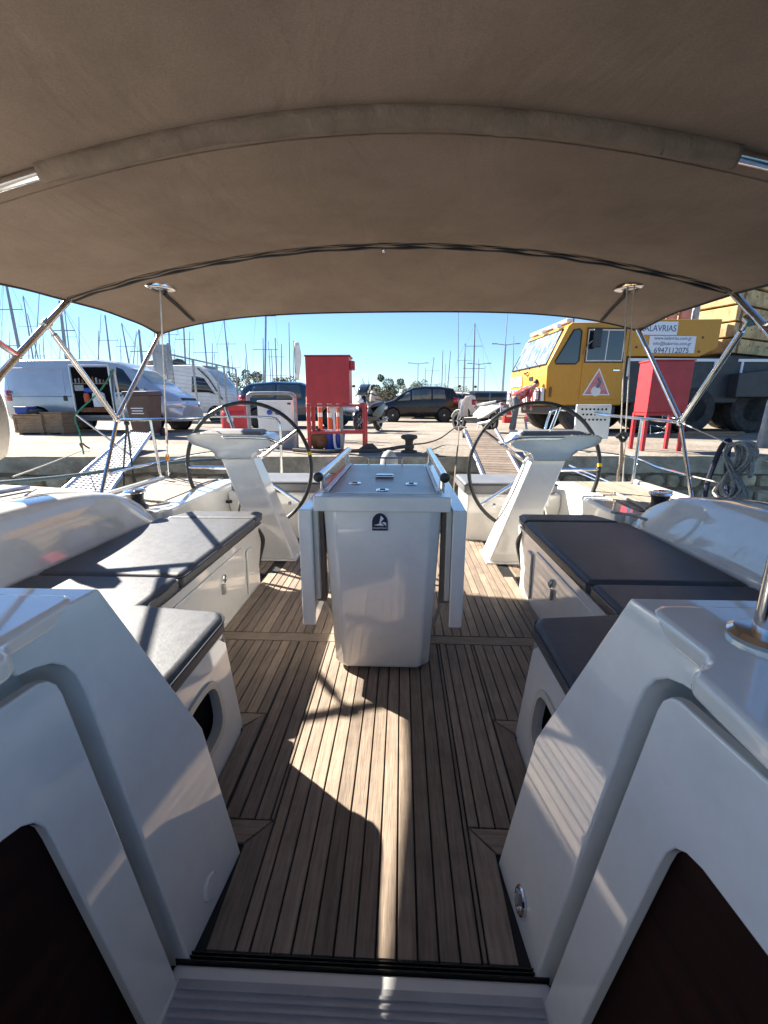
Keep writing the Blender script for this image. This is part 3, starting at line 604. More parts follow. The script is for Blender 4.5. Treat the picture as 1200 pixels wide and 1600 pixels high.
for s in (-1, 1):
    e2 = surf(s, 2.0); x = e2.x
    ft = Vector((xc+s*2.28, 1.9, .78)); dr = (ft-e2)
    mid = U(0 if s < 0 else 1200, 586 if s < 0 else 517, X=xc+s*2.33)
    MB().tube([e2, e2.lerp(mid, .5), mid, ft] if s < 0 else [e2, mid, ft], .0215, 12).build('bow_leg', G['steel'], bt)
    cl = U(72, 506, X=xc-2.33) if s < 0 else U(1171, 500, X=xc+2.33)
    MB().tube([cl+(e2-mid).normalized()*.03, cl-(e2-mid).normalized()*.03], .030, 12).build('clamp', G['steel'], bt)
    J = JL if s < 0 else JR
    MB().tube([cl, cl.lerp(J, .08), cl.lerp(J, .09), J], [.012, .012, .021, .021], 12).build('brace', G['steel'], bt)
    MB().tube([surf(s*.985, 2.96)+D*.01, J+Vector((0, .02, .03))], .0195, 12).build('brace', G['steel'], bt)
    MB().ball(J, .032, 10).build('foot_joint', G['steel'], bt)
    q = mid.lerp(cl, .35); MB().tube([q, q.lerp(surf(s, 1.05), .12), surf(s, 1.05)], .0195, 10).build('brace', G['steel'], bt)
    # line port with strap
    u, v = find(250 if s < 0 else 984, 450, (2, 3)); p = surf(u, v)
    M = Matrix.Translation(p+D*.006)
    r = MB().lathe([(.048, 0), (.07, -.006), (.10, .0), (.07, .008), (.048, .004)], n=24); r.xf(M @ Matrix.Diagonal((1, 1.2, 1, 1))); r.build('line_port', G['steel'], cv)
    r = MB().lathe([(.001, 0), (.047, 0), (.047, .004), (.001, .004)], n=20); r.xf(M @ Matrix.Diagonal((1, 1.2, 1, 1))); r.build('port_window', mat('port_clear_vinyl', (.7, .75, .8), .1, alpha=.25), cv)
    u2, v2 = find(302 if s < 0 else 940, 499, (2, 3))
    st = MB()
    for d in (-.012, .012): st.tube([surf(u+(u2-u)*k/10+d*.3, v+(v2-v)*k/10)+D*.012 for k in range(1, 11)], .007, 6)
    st.build('port_seam', G['binding'], cv)
    # backstay tackle through the port
    if s < 0: ln = [(p, U(263, 742, Y=4.35))]
    else: ln = [(p+Vector((-.02, 0, 0)), U(966, 770, Y=4.3)), (p+Vector((.03, 0, 0)), U(972, 772, Y=4.3))]
    t = thing('backstay_line', ('single rope line with an orange block running down at the left quarter' if s < 0 else 'pair of pale lines knotted together at the right quarter'), 'rigging', ln[0][1])
    for a, b in ln:
        MB().tube([a+Vector((0, .25, .5)), a, b], .0055, 6).build('line', G['rope_w'] if s > 0 else G['alu'], t)
    a, b = ln[0]
    if s < 0:
        MB().tube([b.lerp(a, .34), b.lerp(a, .33), b.lerp(a, .22), b.lerp(a, .21)], [.006, .012, .012, .006], 8).build('turnbuckle', G['steel'], t)
        MB().ball(b.lerp(a, .125), .03, 10, (.7, .5, 1.4)).build('block', G['amber'], t)
        MB().tube([b+Vector((0, 0, .05)), b+Vector((.02, 0, .02)), b+Vector((0, 0, -.01)), b+Vector((-.02, 0, .02))], .008, 6, closed=True).build('shackle', G['steel'], t)
    else:
        c = b.lerp(a, .34); MB().tube(spline([c+Vector((-.05, -.02, -.01)), c+Vector((0, -.03, .03)), c+Vector((.04, -.02, 0)), c+Vector((.01, -.03, -.04)), c+Vector((-.03, -.02, .01))], 5), .017, 7).build('knot', G['black'], t)
        MB().tube(spline([c, b.lerp(a, .22)+Vector((.02, 0, 0)), b.lerp(a, .12)+Vector((-.01, 0, 0)), b], 5), .012, 7).build('rope_tail', G['rope_br'], t)
# ---- lifebuoy cover at left edge
p = U(-26, 650, X=-2.45)
t = thing('lifebuoy_cover', 'rounded taupe lifebuoy cover hanging at the left edge', 'cover', p+Vector((0, 0, -.25)))
mb = MB().lathe([(.001, -.07), (.17, -.075), (.245, -.05), (.275, 0), (.245, .05), (.17, .075), (.001, .07)], (0, 0, 0), 'y', 28); mb.xf(Matrix.Translation(p) @ Matrix.Rotation(R(-35), 4, 'Z') @ Matrix.Diagonal((1, 1, 1.0, 1))); mb.build('cover', G['cover'], t)
# ---- loose lines
def rope(name, label, pts, r, m, n=8, cat='rope'):
    o = MB().tube(spline(pts, n), r, 7).build(name, G[m], None); return setp(o, label, cat)
rope('mooring_hose', 'dark teal mooring line crossing the left quarter to the quay', [U(-30, 757, Y=3.2), U(100, 745, Y=3.9), U(200, 731, Y=4.6), U(300, 720, Y=5.4), U(360, 716, Y=6.2), U(395, 712, Y=7.0)], .02, 'rope_t')
rope('mooring_line', 'thin grey mooring line from the boat up to a ring on the left quay', [U(20, 745, Y=3.6), U(75, 725, Y=4.8), U(128, 704, Y=7.2)], .008, 'rope_w')
rope('green_line', 'thin green rope hitched over a pole beside the silver van', [U(178, 577, Y=4.6), U(155, 612, Y=4.6), U(119, 648, Y=4.6), U(124, 675, Y=4.6), U(131, 710, Y=4.6)], .008, 'rope_g')
o = MB().tube([U(119, 648, Y=4.6), U(205, 712, Y=4.75)], .010, 8).build('boat_hook_pole', G['steel'], None); setp(o, 'thin steel pole slanting under the green rope', 'pole')
o = MB().tube([U(178, 577, Y=4.62), U(186, 620, Y=4.62), U(205, 700, Y=4.7)], .011, 8).build('flag_staff', G['rope_w'], None); setp(o, 'slim pale staff standing where the green rope is hitched', 'staff')
o = MB().tube([U(198, 664, Y=4.45), U(193, 730, Y=4.45), U(194, 770, Y=4.3)], .009, 7); o.tube([U(199, 664, Y=4.45), U(206, 725, Y=4.45), U(211, 768, Y=4.3)], .009, 7); o.ball(U(198, 661, Y=4.45), .03, 8)
setp(o.build('hanging_line', G['black'], None), 'doubled black line tied on the left stern rail', 'rope')
# rope coil at right
t = thing('rope_coil', 'thick coil of grey rope hung on the right lifeline', 'rope', U(1150, 790, X=2.33))
for k in range(8):
    xo = 2.24+.014*(k % 4)+.01*(k//4); j = lambda q: random.uniform(-q, q)
    w_ = 9+k*2.2
    tx, ty = 1150+k*2.5-8, 697+j(2); bx_, by_ = 1141+j(4), 775+k*1.6
    MB().tube(spline([U(tx-w_*.6, ty, X=xo), U(tx-w_*1.1, ty+14+j(3), X=xo), U(tx-w_*.5, ty+34, X=xo), U(bx_+w_*.6, by_-32, X=xo-.02), U(bx_+w_*1.0, by_-12+j(3), X=xo-.02), U(bx_, by_, X=xo-.02), U(bx_-w_*1.0, by_-12+j(3), X=xo), U(bx_-w_*.4, by_-32, X=xo), U(tx+w_*.5, ty+32, X=xo+.02), U(tx+w_, ty+12+j(3), X=xo+.02), U(tx+w_*.5, ty-2, X=xo+.02), U(tx-w_*.6, ty, X=xo)], 5), .0095, 7).build('strand', G['rope'], t)
MB().tube(spline([U(1170, 700, X=2.3), U(1176, 722, X=2.3), U(1172, 745, X=2.3), U(1166, 720, X=2.3)], 5), .0125, 7).build('strand', G['rope'], t)
MB().tube(spline([U(1127, 760, X=2.28), U(1128, 790, X=2.28), U(1130, 830, X=2.28)], 4), .0125, 7).build('tail', G['rope'], t)
MB().tube(spline([U(1152, 760, X=2.28), U(1149, 775, X=2.28), U(1150, 800, X=2.28)], 4), .012, 7).build('tail', G['rope_w'], t)
rope('navy_line', 'dark navy rope looped over the right lifeline beside the coil', [U(1098, 800, X=2.33), U(1105, 757, X=2.33), U(1120, 715, X=2.33), U(1130, 695, X=2.33), U(1140, 690, X=2.36), U(1136, 720, X=2.38), U(1136, 770, X=2.36), U(1141, 810, X=2.34)], .018, 'rope_b')
p = U(1196, 700, X=2.55)
t = thing('grey_stanchion', 'smooth grey tapered post at the right edge behind the rope coil', 'post', p)
MB().tube([p, p+Vector((.0, 0, .30)), p+Vector((.03, 0, .50))], [.055, .045, .03], 16).build('post', G['galv'], t)
MB().ball(U(1165, 693, X=2.5), .05, 12, (1.6, 1, .45)).build('foot', G['rope_w'], t)
# lines lying on the right quarter deck
rope('deck_line', 'pale rope lying on the teak of the right quarter deck', [U(960, 770, Z=.548), U(1000, 790, Z=.548), U(1030, 815, Z=.548), U(985, 805, Z=.548), U(955, 800, Z=.548)], .009, 'rope_w')
rope('deck_line', 'grey rope lying round the left winch foot', [U(190, 775, Z=.548), U(235, 782, Z=.548), U(265, 785, Z=.548), U(230, 790, Z=.548), U(200, 780, Z=.548)], .009, 'rope')
t = thing('deck_tube', 'two thin tubes slanting down the right quarter beside the stern rail', 'tube', U(1005, 778, Y=3.9))
for d in (0, 5): MB().tube([U(890, 727+d, Y=4.95), U(1005, 776+d*1.4, Y=3.9)], .012, 8).build('tube', G['steel'], t)
p = U(608, 715, Y=4.95)
t = thing('stern_fender', 'grey rounded fender top showing just beyond the table', 'fender', p+Vector((0, 0, -.3)))
MB().lathe([(.001, -.45), (.09, -.4), (.105, -.1), (.095, 0), (.06, .06), (.02, .085), (.001, .085)], p, n=18).build('body', mat('grey_fender', (.33, .33, .32), .6, col2=(.42, .42, .4), vs=12), t)
# ================================================================ THE QUAY (metres)
SC = 1.0
def at(px, Y, z=0):                          # a point on the quay at depth Y in the direction of image column px
    rx, ry, rz = ray(px, 640); return Vector((rx/ry*Y, Y, Q+z))
def zz(py, Y): return U(600, py, Y=Y).z-Q     # height above the quay
EDGE = lambda x: 6.50+.05*x
# ground: quay, grass, water
NX = 60
mb = MB(); rows = []
xs = [-400, -120, -60, -30, -20, -15]+[-12+i*.5 for i in range(49)]+[15, 20, 30, 60, 120, 400]
for j in range(5):
    row = []
    for x in xs:
        e = EDGE(max(-30, min(30, x)))+random.uniform(-.02, .02)
        row.append((x, [e, e+.35, 20, 60, 1500][j], Q+[-.012+random.uniform(-.008, .004), 0, 0, 0, 0][j]))
    rows.append(row)
setp(mb.grid(rows).build('quay_ground', G['concrete'], None, smooth=60), kind='structure')
setp(MB().box(-400, 400, -60, 6.9, -1.5, -.78).build('harbour_water', G['water'], None), kind='structure')
setp(MB().prism([(-14, 27), (-14, 27.5), (60, 33), (60, 29), (4, 26)], 'z', Q-.1, Q+.06).build('grass_verge', G['grass'], None), kind='structure')
# quay wall: concrete cap and rubble stones
qw = thing('quay_wall', 'rough stone quay wall with a concrete cap behind the stern', 'quay wall', (0, 6.6, -.9))
L = []
for i in range(81):
    x = -14+i*.35; e = EDGE(x); j = lambda a: random.uniform(-a, a)
    L.append([(x, e+j(.015), Q-.016+j(.006)), (x, e-.012+j(.012), Q-.05), (x, e+j(.018), Q-.15+j(.02)), (x, e+.005+j(.015), Q-.27+j(.025)), (x, e+.35, Q-.28), (x, e+.35, Q-.02)])
MB().loft(L).build('concrete_cap', G['cap'], qw, smooth=50)
L = [[(x, EDGE(x)+.07, Q-.25), (x, EDGE(x)+.075, -1.3), (x, EDGE(x)+.6, -1.3), (x, EDGE(x)+.6, Q-.25)] for x in (-14, 14)]
MB().loft(L).build('mortar', G['mortar'], qw)
z = Q-.29
row = 0
while z > -.85:
    h = random.uniform(.17, .25); x = -7.5+random.uniform(0, .2)
    while x < 7.5:
        w_ = random.uniform(.2, .46); c = Vector((x+w_/2, EDGE(x)+.06, z-h/2)); n = 9
        lo = []
        ang = [2*math.pi*k/n for k in range(n)]; rad = [random.uniform(.8, 1.0) for _ in ang]
        def lp(f, y): return [(c.x+math.copysign(abs(math.cos(a))**.6, math.cos(a))*w_*.49*r*f, c.y+y+random.uniform(-.008, .008), c.z+math.copysign(abs(math.sin(a))**.6, math.sin(a))*h*.49*r*f) for a, r in zip(ang, rad)]
        MB().loft([lp(1, .05), lp(1, -.005), lp(.88, -.03-random.uniform(0, .015)), lp(.5, -.045)]).build('stone', G['stone'], qw, smooth=55)
        x += w_+.012
    z -= h+.01; row += 1
# ---------------------------------------------------------------- vehicles
def wheel(parent, x, y, r, side, rimm, w_=.2, spokes=7, rim_r=.66):
    t = MB().lathe([(r*rim_r, -w_/2), (r*.9, -w_/2), (r, -w_*.32), (r, w_*.32), (r*.9, w_/2), (r*rim_r, w_/2)], (x, y, r), 'y', 24).build('wheel', G['rubber'], parent, local=True)
    yo = y+side*w_*.36
    m = MB().lathe([(.001, 0), (r*rim_r*.98, 0), (r*rim_r*.98, .012*side), (r*rim_r*.9, .012*side), (r*rim_r*.88, .002*side), (.001, .002*side)], (x, yo, r), 'y', 22).build('rim_well', G['darkhole'] if spokes else rimm, t, local=True)
    if spokes:
        for k in range(spokes):
            a = 2*math.pi*k/spokes+.3; d = Vector((math.cos(a), 0, math.sin(a))); p = Vector((-math.sin(a), 0, math.cos(a)))*r*.09; c = Vector((x, yo+.012*side, r))
            MB().loft([[c+d*r*.08-p, c+d*r*.08+p, c+d*r*.08+p+Vector((0, .015*side, 0)), c+d*r*.08-p+Vector((0, .015*side, 0))], [c+d*r*rim_r*.95-p*.8, c+d*r*rim_r*.95+p*.8, c+d*r*rim_r*.95+p*.8+Vector((0, .01*side, 0)), c+d*r*rim_r*.95-p*.8+Vector((0, .01*side, 0))]]).build('spoke', rimm, t, local=True)
        MB().lathe([(r*rim_r*.86, 0), (r*rim_r*1.0, 0), (r*rim_r*1.0, .018*side), (r*rim_r*.86, .018*side), (r*rim_r*.86, 0)], (x, yo, r), 'y', 24).build('rim', rimm, t, local=True)
    MB().lathe([(.001, 0), (r*.14, 0), (r*.12, .03*side), (.001, .03*side)], (x, yo, r), 'y', 12).build('hub_cap', rimm, t, local=True)
    return t
def lerpt(tab, x):
    if x <= tab[0][0]: return tab[0][1]
    for (a, p), (b, q) in zip(tab, tab[1:]):
        if x <= b: return p+(q-p)*(x-a)/(b-a)
    return tab[-1][1]
def car(name, label, cat, loc, rz, L, W, top, belt, sill, paint, wheels, wr, panes, wind=None, rear=None, hood_in=.06, roof_in=.16, plan=None, extra=None, rimm=None, spokes=7, group=None, vis=(-1, 1)):
    """local x: 0 rear .. L front, y across, z up; top / belt tables give heights along x"""
    t = thing(name, label, cat, loc, rz, group)
    hw = lambda x: W/2*lerpt(plan or [(0, .86), (.25, .96), (.7, 1), (L-.9, 1), (L-.35, .93), (L, .74)], x)
    B = lambda x: min(lerpt(belt, x), lerpt(top, x)-.04)
    T = lambda x: lerpt(top, x)
    def ri(x): return max(.03, roof_in*min(1, (T(x)-B(x))/.45))
    def S(x, v, off=0):                      # side surface between belt (0) and roof edge (1), right side y<0
        y = hw(x)-ri(x)*v; z = B(x)+(T(x)-.045-B(x))*v
        return Vector((x, y+off, z+off*.3))
    def sect(x):
        h = hw(x); b = B(x); tp = T(x); r = ri(x); s0 = lerpt(sill, x) if isinstance(sill, list) else sill
        half = [(h*.90, s0), (h*.985, s0+.12), (h*1.0, (s0+b)/2+.08), (h, b), (h-r*.5, b+(tp-.045-b)*.5), (h-r, tp-.045), (h-r-.07, tp-.008), (h*.45, tp+.012)]
        return [Vector((x, y, z)) for y, z in half]+[Vector((x, -y, z)) for y, z in half[::-1]]
    xs = sorted(set([0, L]+[p[0] for p in top]+[L*k/26 for k in range(1, 26)]+[.06, .15, L-.06, L-.15]))
    MB().loft([sect(x) for x in xs]).build('body', paint, t, local=True, smooth=38)
    for pn in panes:
        xa, xb, va, vb = pn[:4]; sk0, sk1 = (pn[4], pn[5]) if len(pn) > 4 else (0, 0)
        for s in vis:
            g_ = []
            for i in range(9):
                f = i/8
                rw = []
                for v in (va, (va+vb)/2, vb):
                    k = (v-va)/(vb-va); x = (xa+sk0*k)*(1-f)+(xb+sk1*k)*f
                    p = S(x, v, .006); rw.append((p.x, p.y*s, p.z))
                g_.append(rw)
            MB().grid(g_).build('side_window', G['glass_c'] if wr < .33 and not spokes == 0 else G['glass'], t, local=True, smooth=180, solid=.004)
    for nm, wd, mt in (('windscreen', wind, 'glass_l'), ('rear_window', rear, 'glass')):
        if wd:
            xa, xb = wd; g_ = []
            for i in range(9):
                x = xa+(xb-xa)*i/8; h = hw(x)-ri(x)-.075; rw = []
                for k in range(9):
                    y = -h+2*h*k/8; z = T(x)-.004+.02*(1-abs(y)/max(h, .01))**.5*.9; rw.append((x, y, z+.006))
                g_.append(rw)
            MB().grid(g_).build(nm, G[mt], t, local=True, smooth=180, solid=.003)
    for (wx) in wheels:
        for s in vis:
            y = s*(W/2-.09)
            MB().lathe([(.001, 0), (wr*1.17, 0), (wr*1.17, .10*s), (.001, .10*s)], (wx, s*(W/2-.094), wr*1.02), 'y', 24).build('arch_shade_disc', G['darkhole'], t, local=True)  # black disc proud of the body paints in the shaded arch
            wheel(t, wx, s*(W/2-.05), wr, s, rimm or G['rim'], .19, spokes)
    for s in vis:
        x = L-.05
        hl = [(L-.42, hw(L-.42)+.004), (L-.2, hw(L-.2)+.006), (L-.04, hw(L-.04)+.004), (L+.008, hw(L)*.72)]
        zt = B(L-.35)+.02
        MB().loft([[(a, s*b, zt-.2), (a, s*b, zt-.03)] for a, b in hl], cap=False, closed=False).build('headlight', G['lamp'], t, local=True, solid=.012)
        tl = [(.26, hw(.26)+.005), (.1, hw(.1)+.006), (-.006, hw(0)*.98), (-.008, hw(0)*.7)]
        MB().loft([[(a, s*b, B(.15)-.16), (a, s*b, B(.15)+.12)] for a, b in tl], cap=False, closed=False).build('tail_light', G['tail'], t, local=True, solid=.012)
        mx = wind[0]-.02 if wind else L-1.2
        MB().ball((mx-.12, s*(W/2+.09), B(mx-.3)+.09), .085, 10, (.8, 1.2, .8)).build('mirror', paint, t, local=True)
        MB().box(L-.5, L-.49, s*.1-.01, s*.1+.01, .3, .31).build('fog_lamp', G['lamp'], t, local=True)
    if extra: extra(t, S, hw, B, T)
    return t
# --- silver van, rear to the left, sliding door open
def van_extra(t, S, hw, B, T):
    # open load bay: black sheet paints its shade on the side, frame and cargo before it
    x0, x1 = 2.05, 3.05; y = -.925
    MB().box(x0, x1, y-.006, y+.02, .48, 1.74).build('bay_shade_sheet', G['darkhole'], t, local=True)
    fr = [(x0-.03, .42), (x1+.03, .42), (x1+.03, 1.78), (x0-.03, 1.78)]
    for a, b in zip(fr, fr[1:]+fr[:1]):
        MB().tube([(a[0], y-.012, a[1]), (b[0], y-.012, b[1])], .022, 8).build('door_frame', G['silver'], t, local=True)
    MB().box(x0+.01, x1-.01, y-.06, y-.007, .44, .47).build('door_sill', G['galv'], t, local=True)
    MB().box(x0+.03, x1-.03, y-.03, y-.008, 1.30, 1.325).build('shelf', G['ply'], t, local=True)
    for k in range(9): MB().tube([(x0+.1+k*.095, y-.02, 1.33), (x0+.1+k*.095, y-.02, 1.33+random.uniform(.08, .2))], random.uniform(.018, .03), 8).build('tool', [G['galv'], G['grey_pl'], G['rust']][k % 3], t, local=True)
    MB().lathe([(.001, .70), (.15, .70), (.165, .95), (.15, 1.06), (.08, 1.1), (.001, 1.1)], (x1-.32, y-.03, 0), n=14).build('white_drum', G['white'], t, local=True)
    MB().lathe([(.001, .82), (.07, .82), (.08, .98), (.06, 1.06), (.001, 1.06)], (x0+.34, y-.02, 0), n=12).build('orange_can', G['orange'], t, local=True)
    MB().box(x0+.3, x0+.62, y-.05, y-.008, 1.08, 1.2).build('blue_case', G['blue'], t, local=True, bevel=.02)
    MB().box(x0+.12, x1-.06, y-.05, y-.008, .56, .68).build('tool_tray', G['rust'], t, local=True, bevel=.01)
    MB().box(x0+.05, x0+.3, y-.04, y-.008, 1.12, 1.28).build('tool_rack', G['galv'], t, local=True, bevel=.01)
    # door slid back: panel outlines, handles, trims
    for xa, xb, za, zb in ((.25, 1.8, 1.05, 1.72),):
        MB().tube([(xa, -.918, za), (xb, -.926, za), (xb, -.885, zb), (xa, -.88, zb)], .008, 6, closed=True).build('panel_crease', G['silver'], t, local=True)
    MB().tube([(.05, -.925, .98), (1.98, -.942, .98)], .010, 6).build('door_rail', G['galv'], t, local=True)
    MB().box(1.74, 1.84, -.955, -.93, .86, 1.0).build('door_handle', G['black'], t, local=True, bevel=.012)
    MB().box(3.2, 3.33, -.955, -.93, .98, 1.03).build('door_handle', G['black'], t, local=True, bevel=.01)
    MB().tube([(3.12, -.937, .45), (3.12, -.937, 1.1), (3.14, -.86, 1.72)], .006, 6).build('door_seam', G['black'], t, local=True)
    MB().tube([(4.15, -.925, .5), (4.18, -.93, 1.05), (3.95, -.91, 1.2)], .006, 6).build('door_seam', G['black'], t, local=True)
    MB().box(4.72, 4.83, -.6, .6, .30, .62).build('bumper', G['silver'], t, local=True, bevel=.04, seg=3)
    for yy in (-.42, -.22, .0, .22): MB().box(4.83, 4.836, yy, yy+.14, .42, .54).build('grille_slot', G['darkhole'], t, local=True)
    MB().lathe([(.001, 0), (.07, 0), (.07, .01), (.001, .01)], (4.815, -.52, .47), 'x', 14).build('fog_light', G['darkhole'], t, local=True)
    MB().box(4.70, 4.79, -.42, .42, .86, .95).build('grille', G['black'], t, local=True, bevel=.01)
    for yy in (-.4, .25): MB().tube([(4.05, yy, 1.30), (3.85, yy+.35, 1.43)], .012, 6).build('wiper', G['black'], t, local=True)
p = at(318, 12.9)
car('delivery_van', 'silver van with its sliding door open on a load of tools', 'van', (p.x-5.12, p.y-.25, Q), R(2), 4.85, 1.86,
    [(0, 1.8), (.12, 1.9), (.5, 1.97), (2.6, 1.97), (3.2, 1.90), (3.55, 1.74), (4.15, 1.28), (4.6, 1.02), (4.8, .86), (4.85, .66)], [(0, 1.02), (3.0, 1.04), (4.0, 1.06), (4.5, .86), (4.85, .5)], [(0, .35), (4.85, .30)], G['silver'], [.95, 4.0], .33,
    [(3.17, 3.92, .06, .88, .03, -.55)], wind=(4.1, 3.55), roof_in=.2, extra=van_extra, vis=(-1, 1))
# --- white camper van behind the fence
def camper_extra(t, S, hw, B, T):
    for x, w_, h_ in ((1.2, .8, .22), (2.3, .6, .26)):
        MB().ball((x, 0, 2.60), .5, 12, (w_, 1.2, h_*2)).build('roof_bundle', G['rope_d'] if x > 2 else G['cover'], t, local=True)
    MB().box(3.6, 3.9, -.5, .5, 2.38, 2.5).build('roof_light_bar', G['grey_pl'], t, local=True, bevel=.03)
    MB().tube([(4.75, -.98, 1.0), (4.2, -1.0, 1.9), (3.7, -.93, 2.35)], .03, 6).build('pillar_trim', G['black'], t, local=True)
p = at(386, 20.5)
car('camper_van', 'white high-roof camper van with bundles on its roof behind the wire fence', 'van', (p.x-5.4, p.y+.2, Q), R(-3), 5.4, 2.0,
    [(0, 2.4), (.2, 2.5), (3.6, 2.5), (4.1, 2.3), (4.75, 1.45), (5.2, 1.18), (5.4, .8)], [(0, 1.3), (4.2, 1.25), (5.0, 1.0), (5.4, .7)], .4, G['white'], [1.0, 4.4], .34,
    [(3.35, 4.45, .05, .62, .05, -.5)], wind=(4.72, 4.12), roof_in=.12, extra=camper_extra)
# --- black hatchback
def hatch_extra(t, S, hw, B, T):
    for x in (1.28, 2.28): MB().tube([(x, -.87, .35), (x, -.885, .95)], .005, 6).build('door_seam', G['darkhole'], t, local=True)
    for x in (1.4, 2.45): MB().box(x, x+.16, -.90, -.875, .86, .89).build('door_handle', G['carblack'], t, local=True, bevel=.01)
    MB().box(.9, 3.0, -.90, -.86, .42, .455).build('side_moulding', G['black'], t, local=True, bevel=.01)
HT = [(0, .95), (.05, 1.2), (.28, 1.5), (.9, 1.585), (1.7, 1.6), (2.2, 1.54), (2.55, 1.38), (3.15, 1.0), (3.6, .86), (3.78, .72), (3.84, .5)]
def flip(tb, L): return [(L-a, b) for a, b in tb][::-1]
p = at(648, 22.0)
car('parked_car', 'black small hatchback parked side-on in the middle of the yard', 'car', (p.x+1.95, p.y-.85, Q), R(180), 3.84, 1.76,
    HT, [(0, .98), (3.0, .93), (3.84, .6)], .22, G['carblack'], [.68, 3.16], .31, [(1.32, 2.24, .08, .88), (.62, 1.24, .1, .86, .08, 0), (2.32, 2.95, .06, .86, 0, -.42)], wind=(3.12, 2.5), rear=(.02, .28), extra=hatch_extra, rimm=G['rim'], spokes=9).scale = (.95, 1, 1)
# --- dark blue estate behind the red cabinet
p = at(468, 15.6)
car('parked_car', 'dark blue car half hidden behind the red cabinet', 'car', (p.x-1.9, p.y, Q), R(0), 3.95, 1.74,
    [(0, .95), (.08, 1.3), (.4, 1.47), (1.2, 1.53), (2.1, 1.5), (2.6, 1.3), (3.1, 1.0), (3.7, .86), (3.95, .55)], [(0, .95), (3.1, .9), (3.95, .6)], .22, G['carblue'], [.7, 3.2], .32, [(1.35, 2.2, .06, .9, .0, -.1), (.42, 1.28, .1, .88, .1, 0), (2.3, 2.9, .06, .84, 0, -.35)], wind=(3.05, 2.5), rear=(.05, .4), rimm=G['white'], spokes=8)
# --- cars further off
for px, Y, rz, pt, lb in ((742, 25.5, 176, 'white', 'white hatchback with red lights peeking out behind the black hatchback'), (735, 42, 170, 'white', 'distant white car parked beyond the grass, beside the dark van'), (700, 46, 5, 'cargrey', 'distant grey car parked beyond the black hatchback')):
    p = at(px, Y)
    car('distant_car', lb, 'car', (p.x, p.y, Q), R(rz), 3.9, 1.72, [(0, .95), (.08, 1.25), (.4, 1.42), (1.2, 1.47), (2.1, 1.43), (2.6, 1.25), (3.1, .98), (3.7, .84), (3.9, .55)], [(0, .95), (3.1, .88), (3.9, .6)], .22, G[pt], [.7, 3.15], .31, [(1.35, 2.2, .06, .9), (.42, 1.28, .1, .88, .1, 0), (2.3, 2.85, .06, .84, 0, -.35)], wind=(3.05, 2.5), rear=(.05, .4), spokes=0)
p = at(792, 36)
car('distant_van', 'dark van parked beyond the grass to the left of the crane', 'van', (p.x, p.y, Q), R(178), 4.7, 1.9, [(0, 1.7), (.1, 1.85), (3.0, 1.88), (3.5, 1.7), (4.0, 1.15), (4.5, .98), (4.7, .6)], [(0, 1.0), (3.9, 1.0), (4.7, .65)], .3, G['cargrey'], [.9, 3.8], .33, [(.3, 1.5, .06, .85), (1.6, 2.7, .06, .85), (2.8, 3.75, .06, .8, 0, -.5)], wind=(3.95, 3.45), spokes=0)
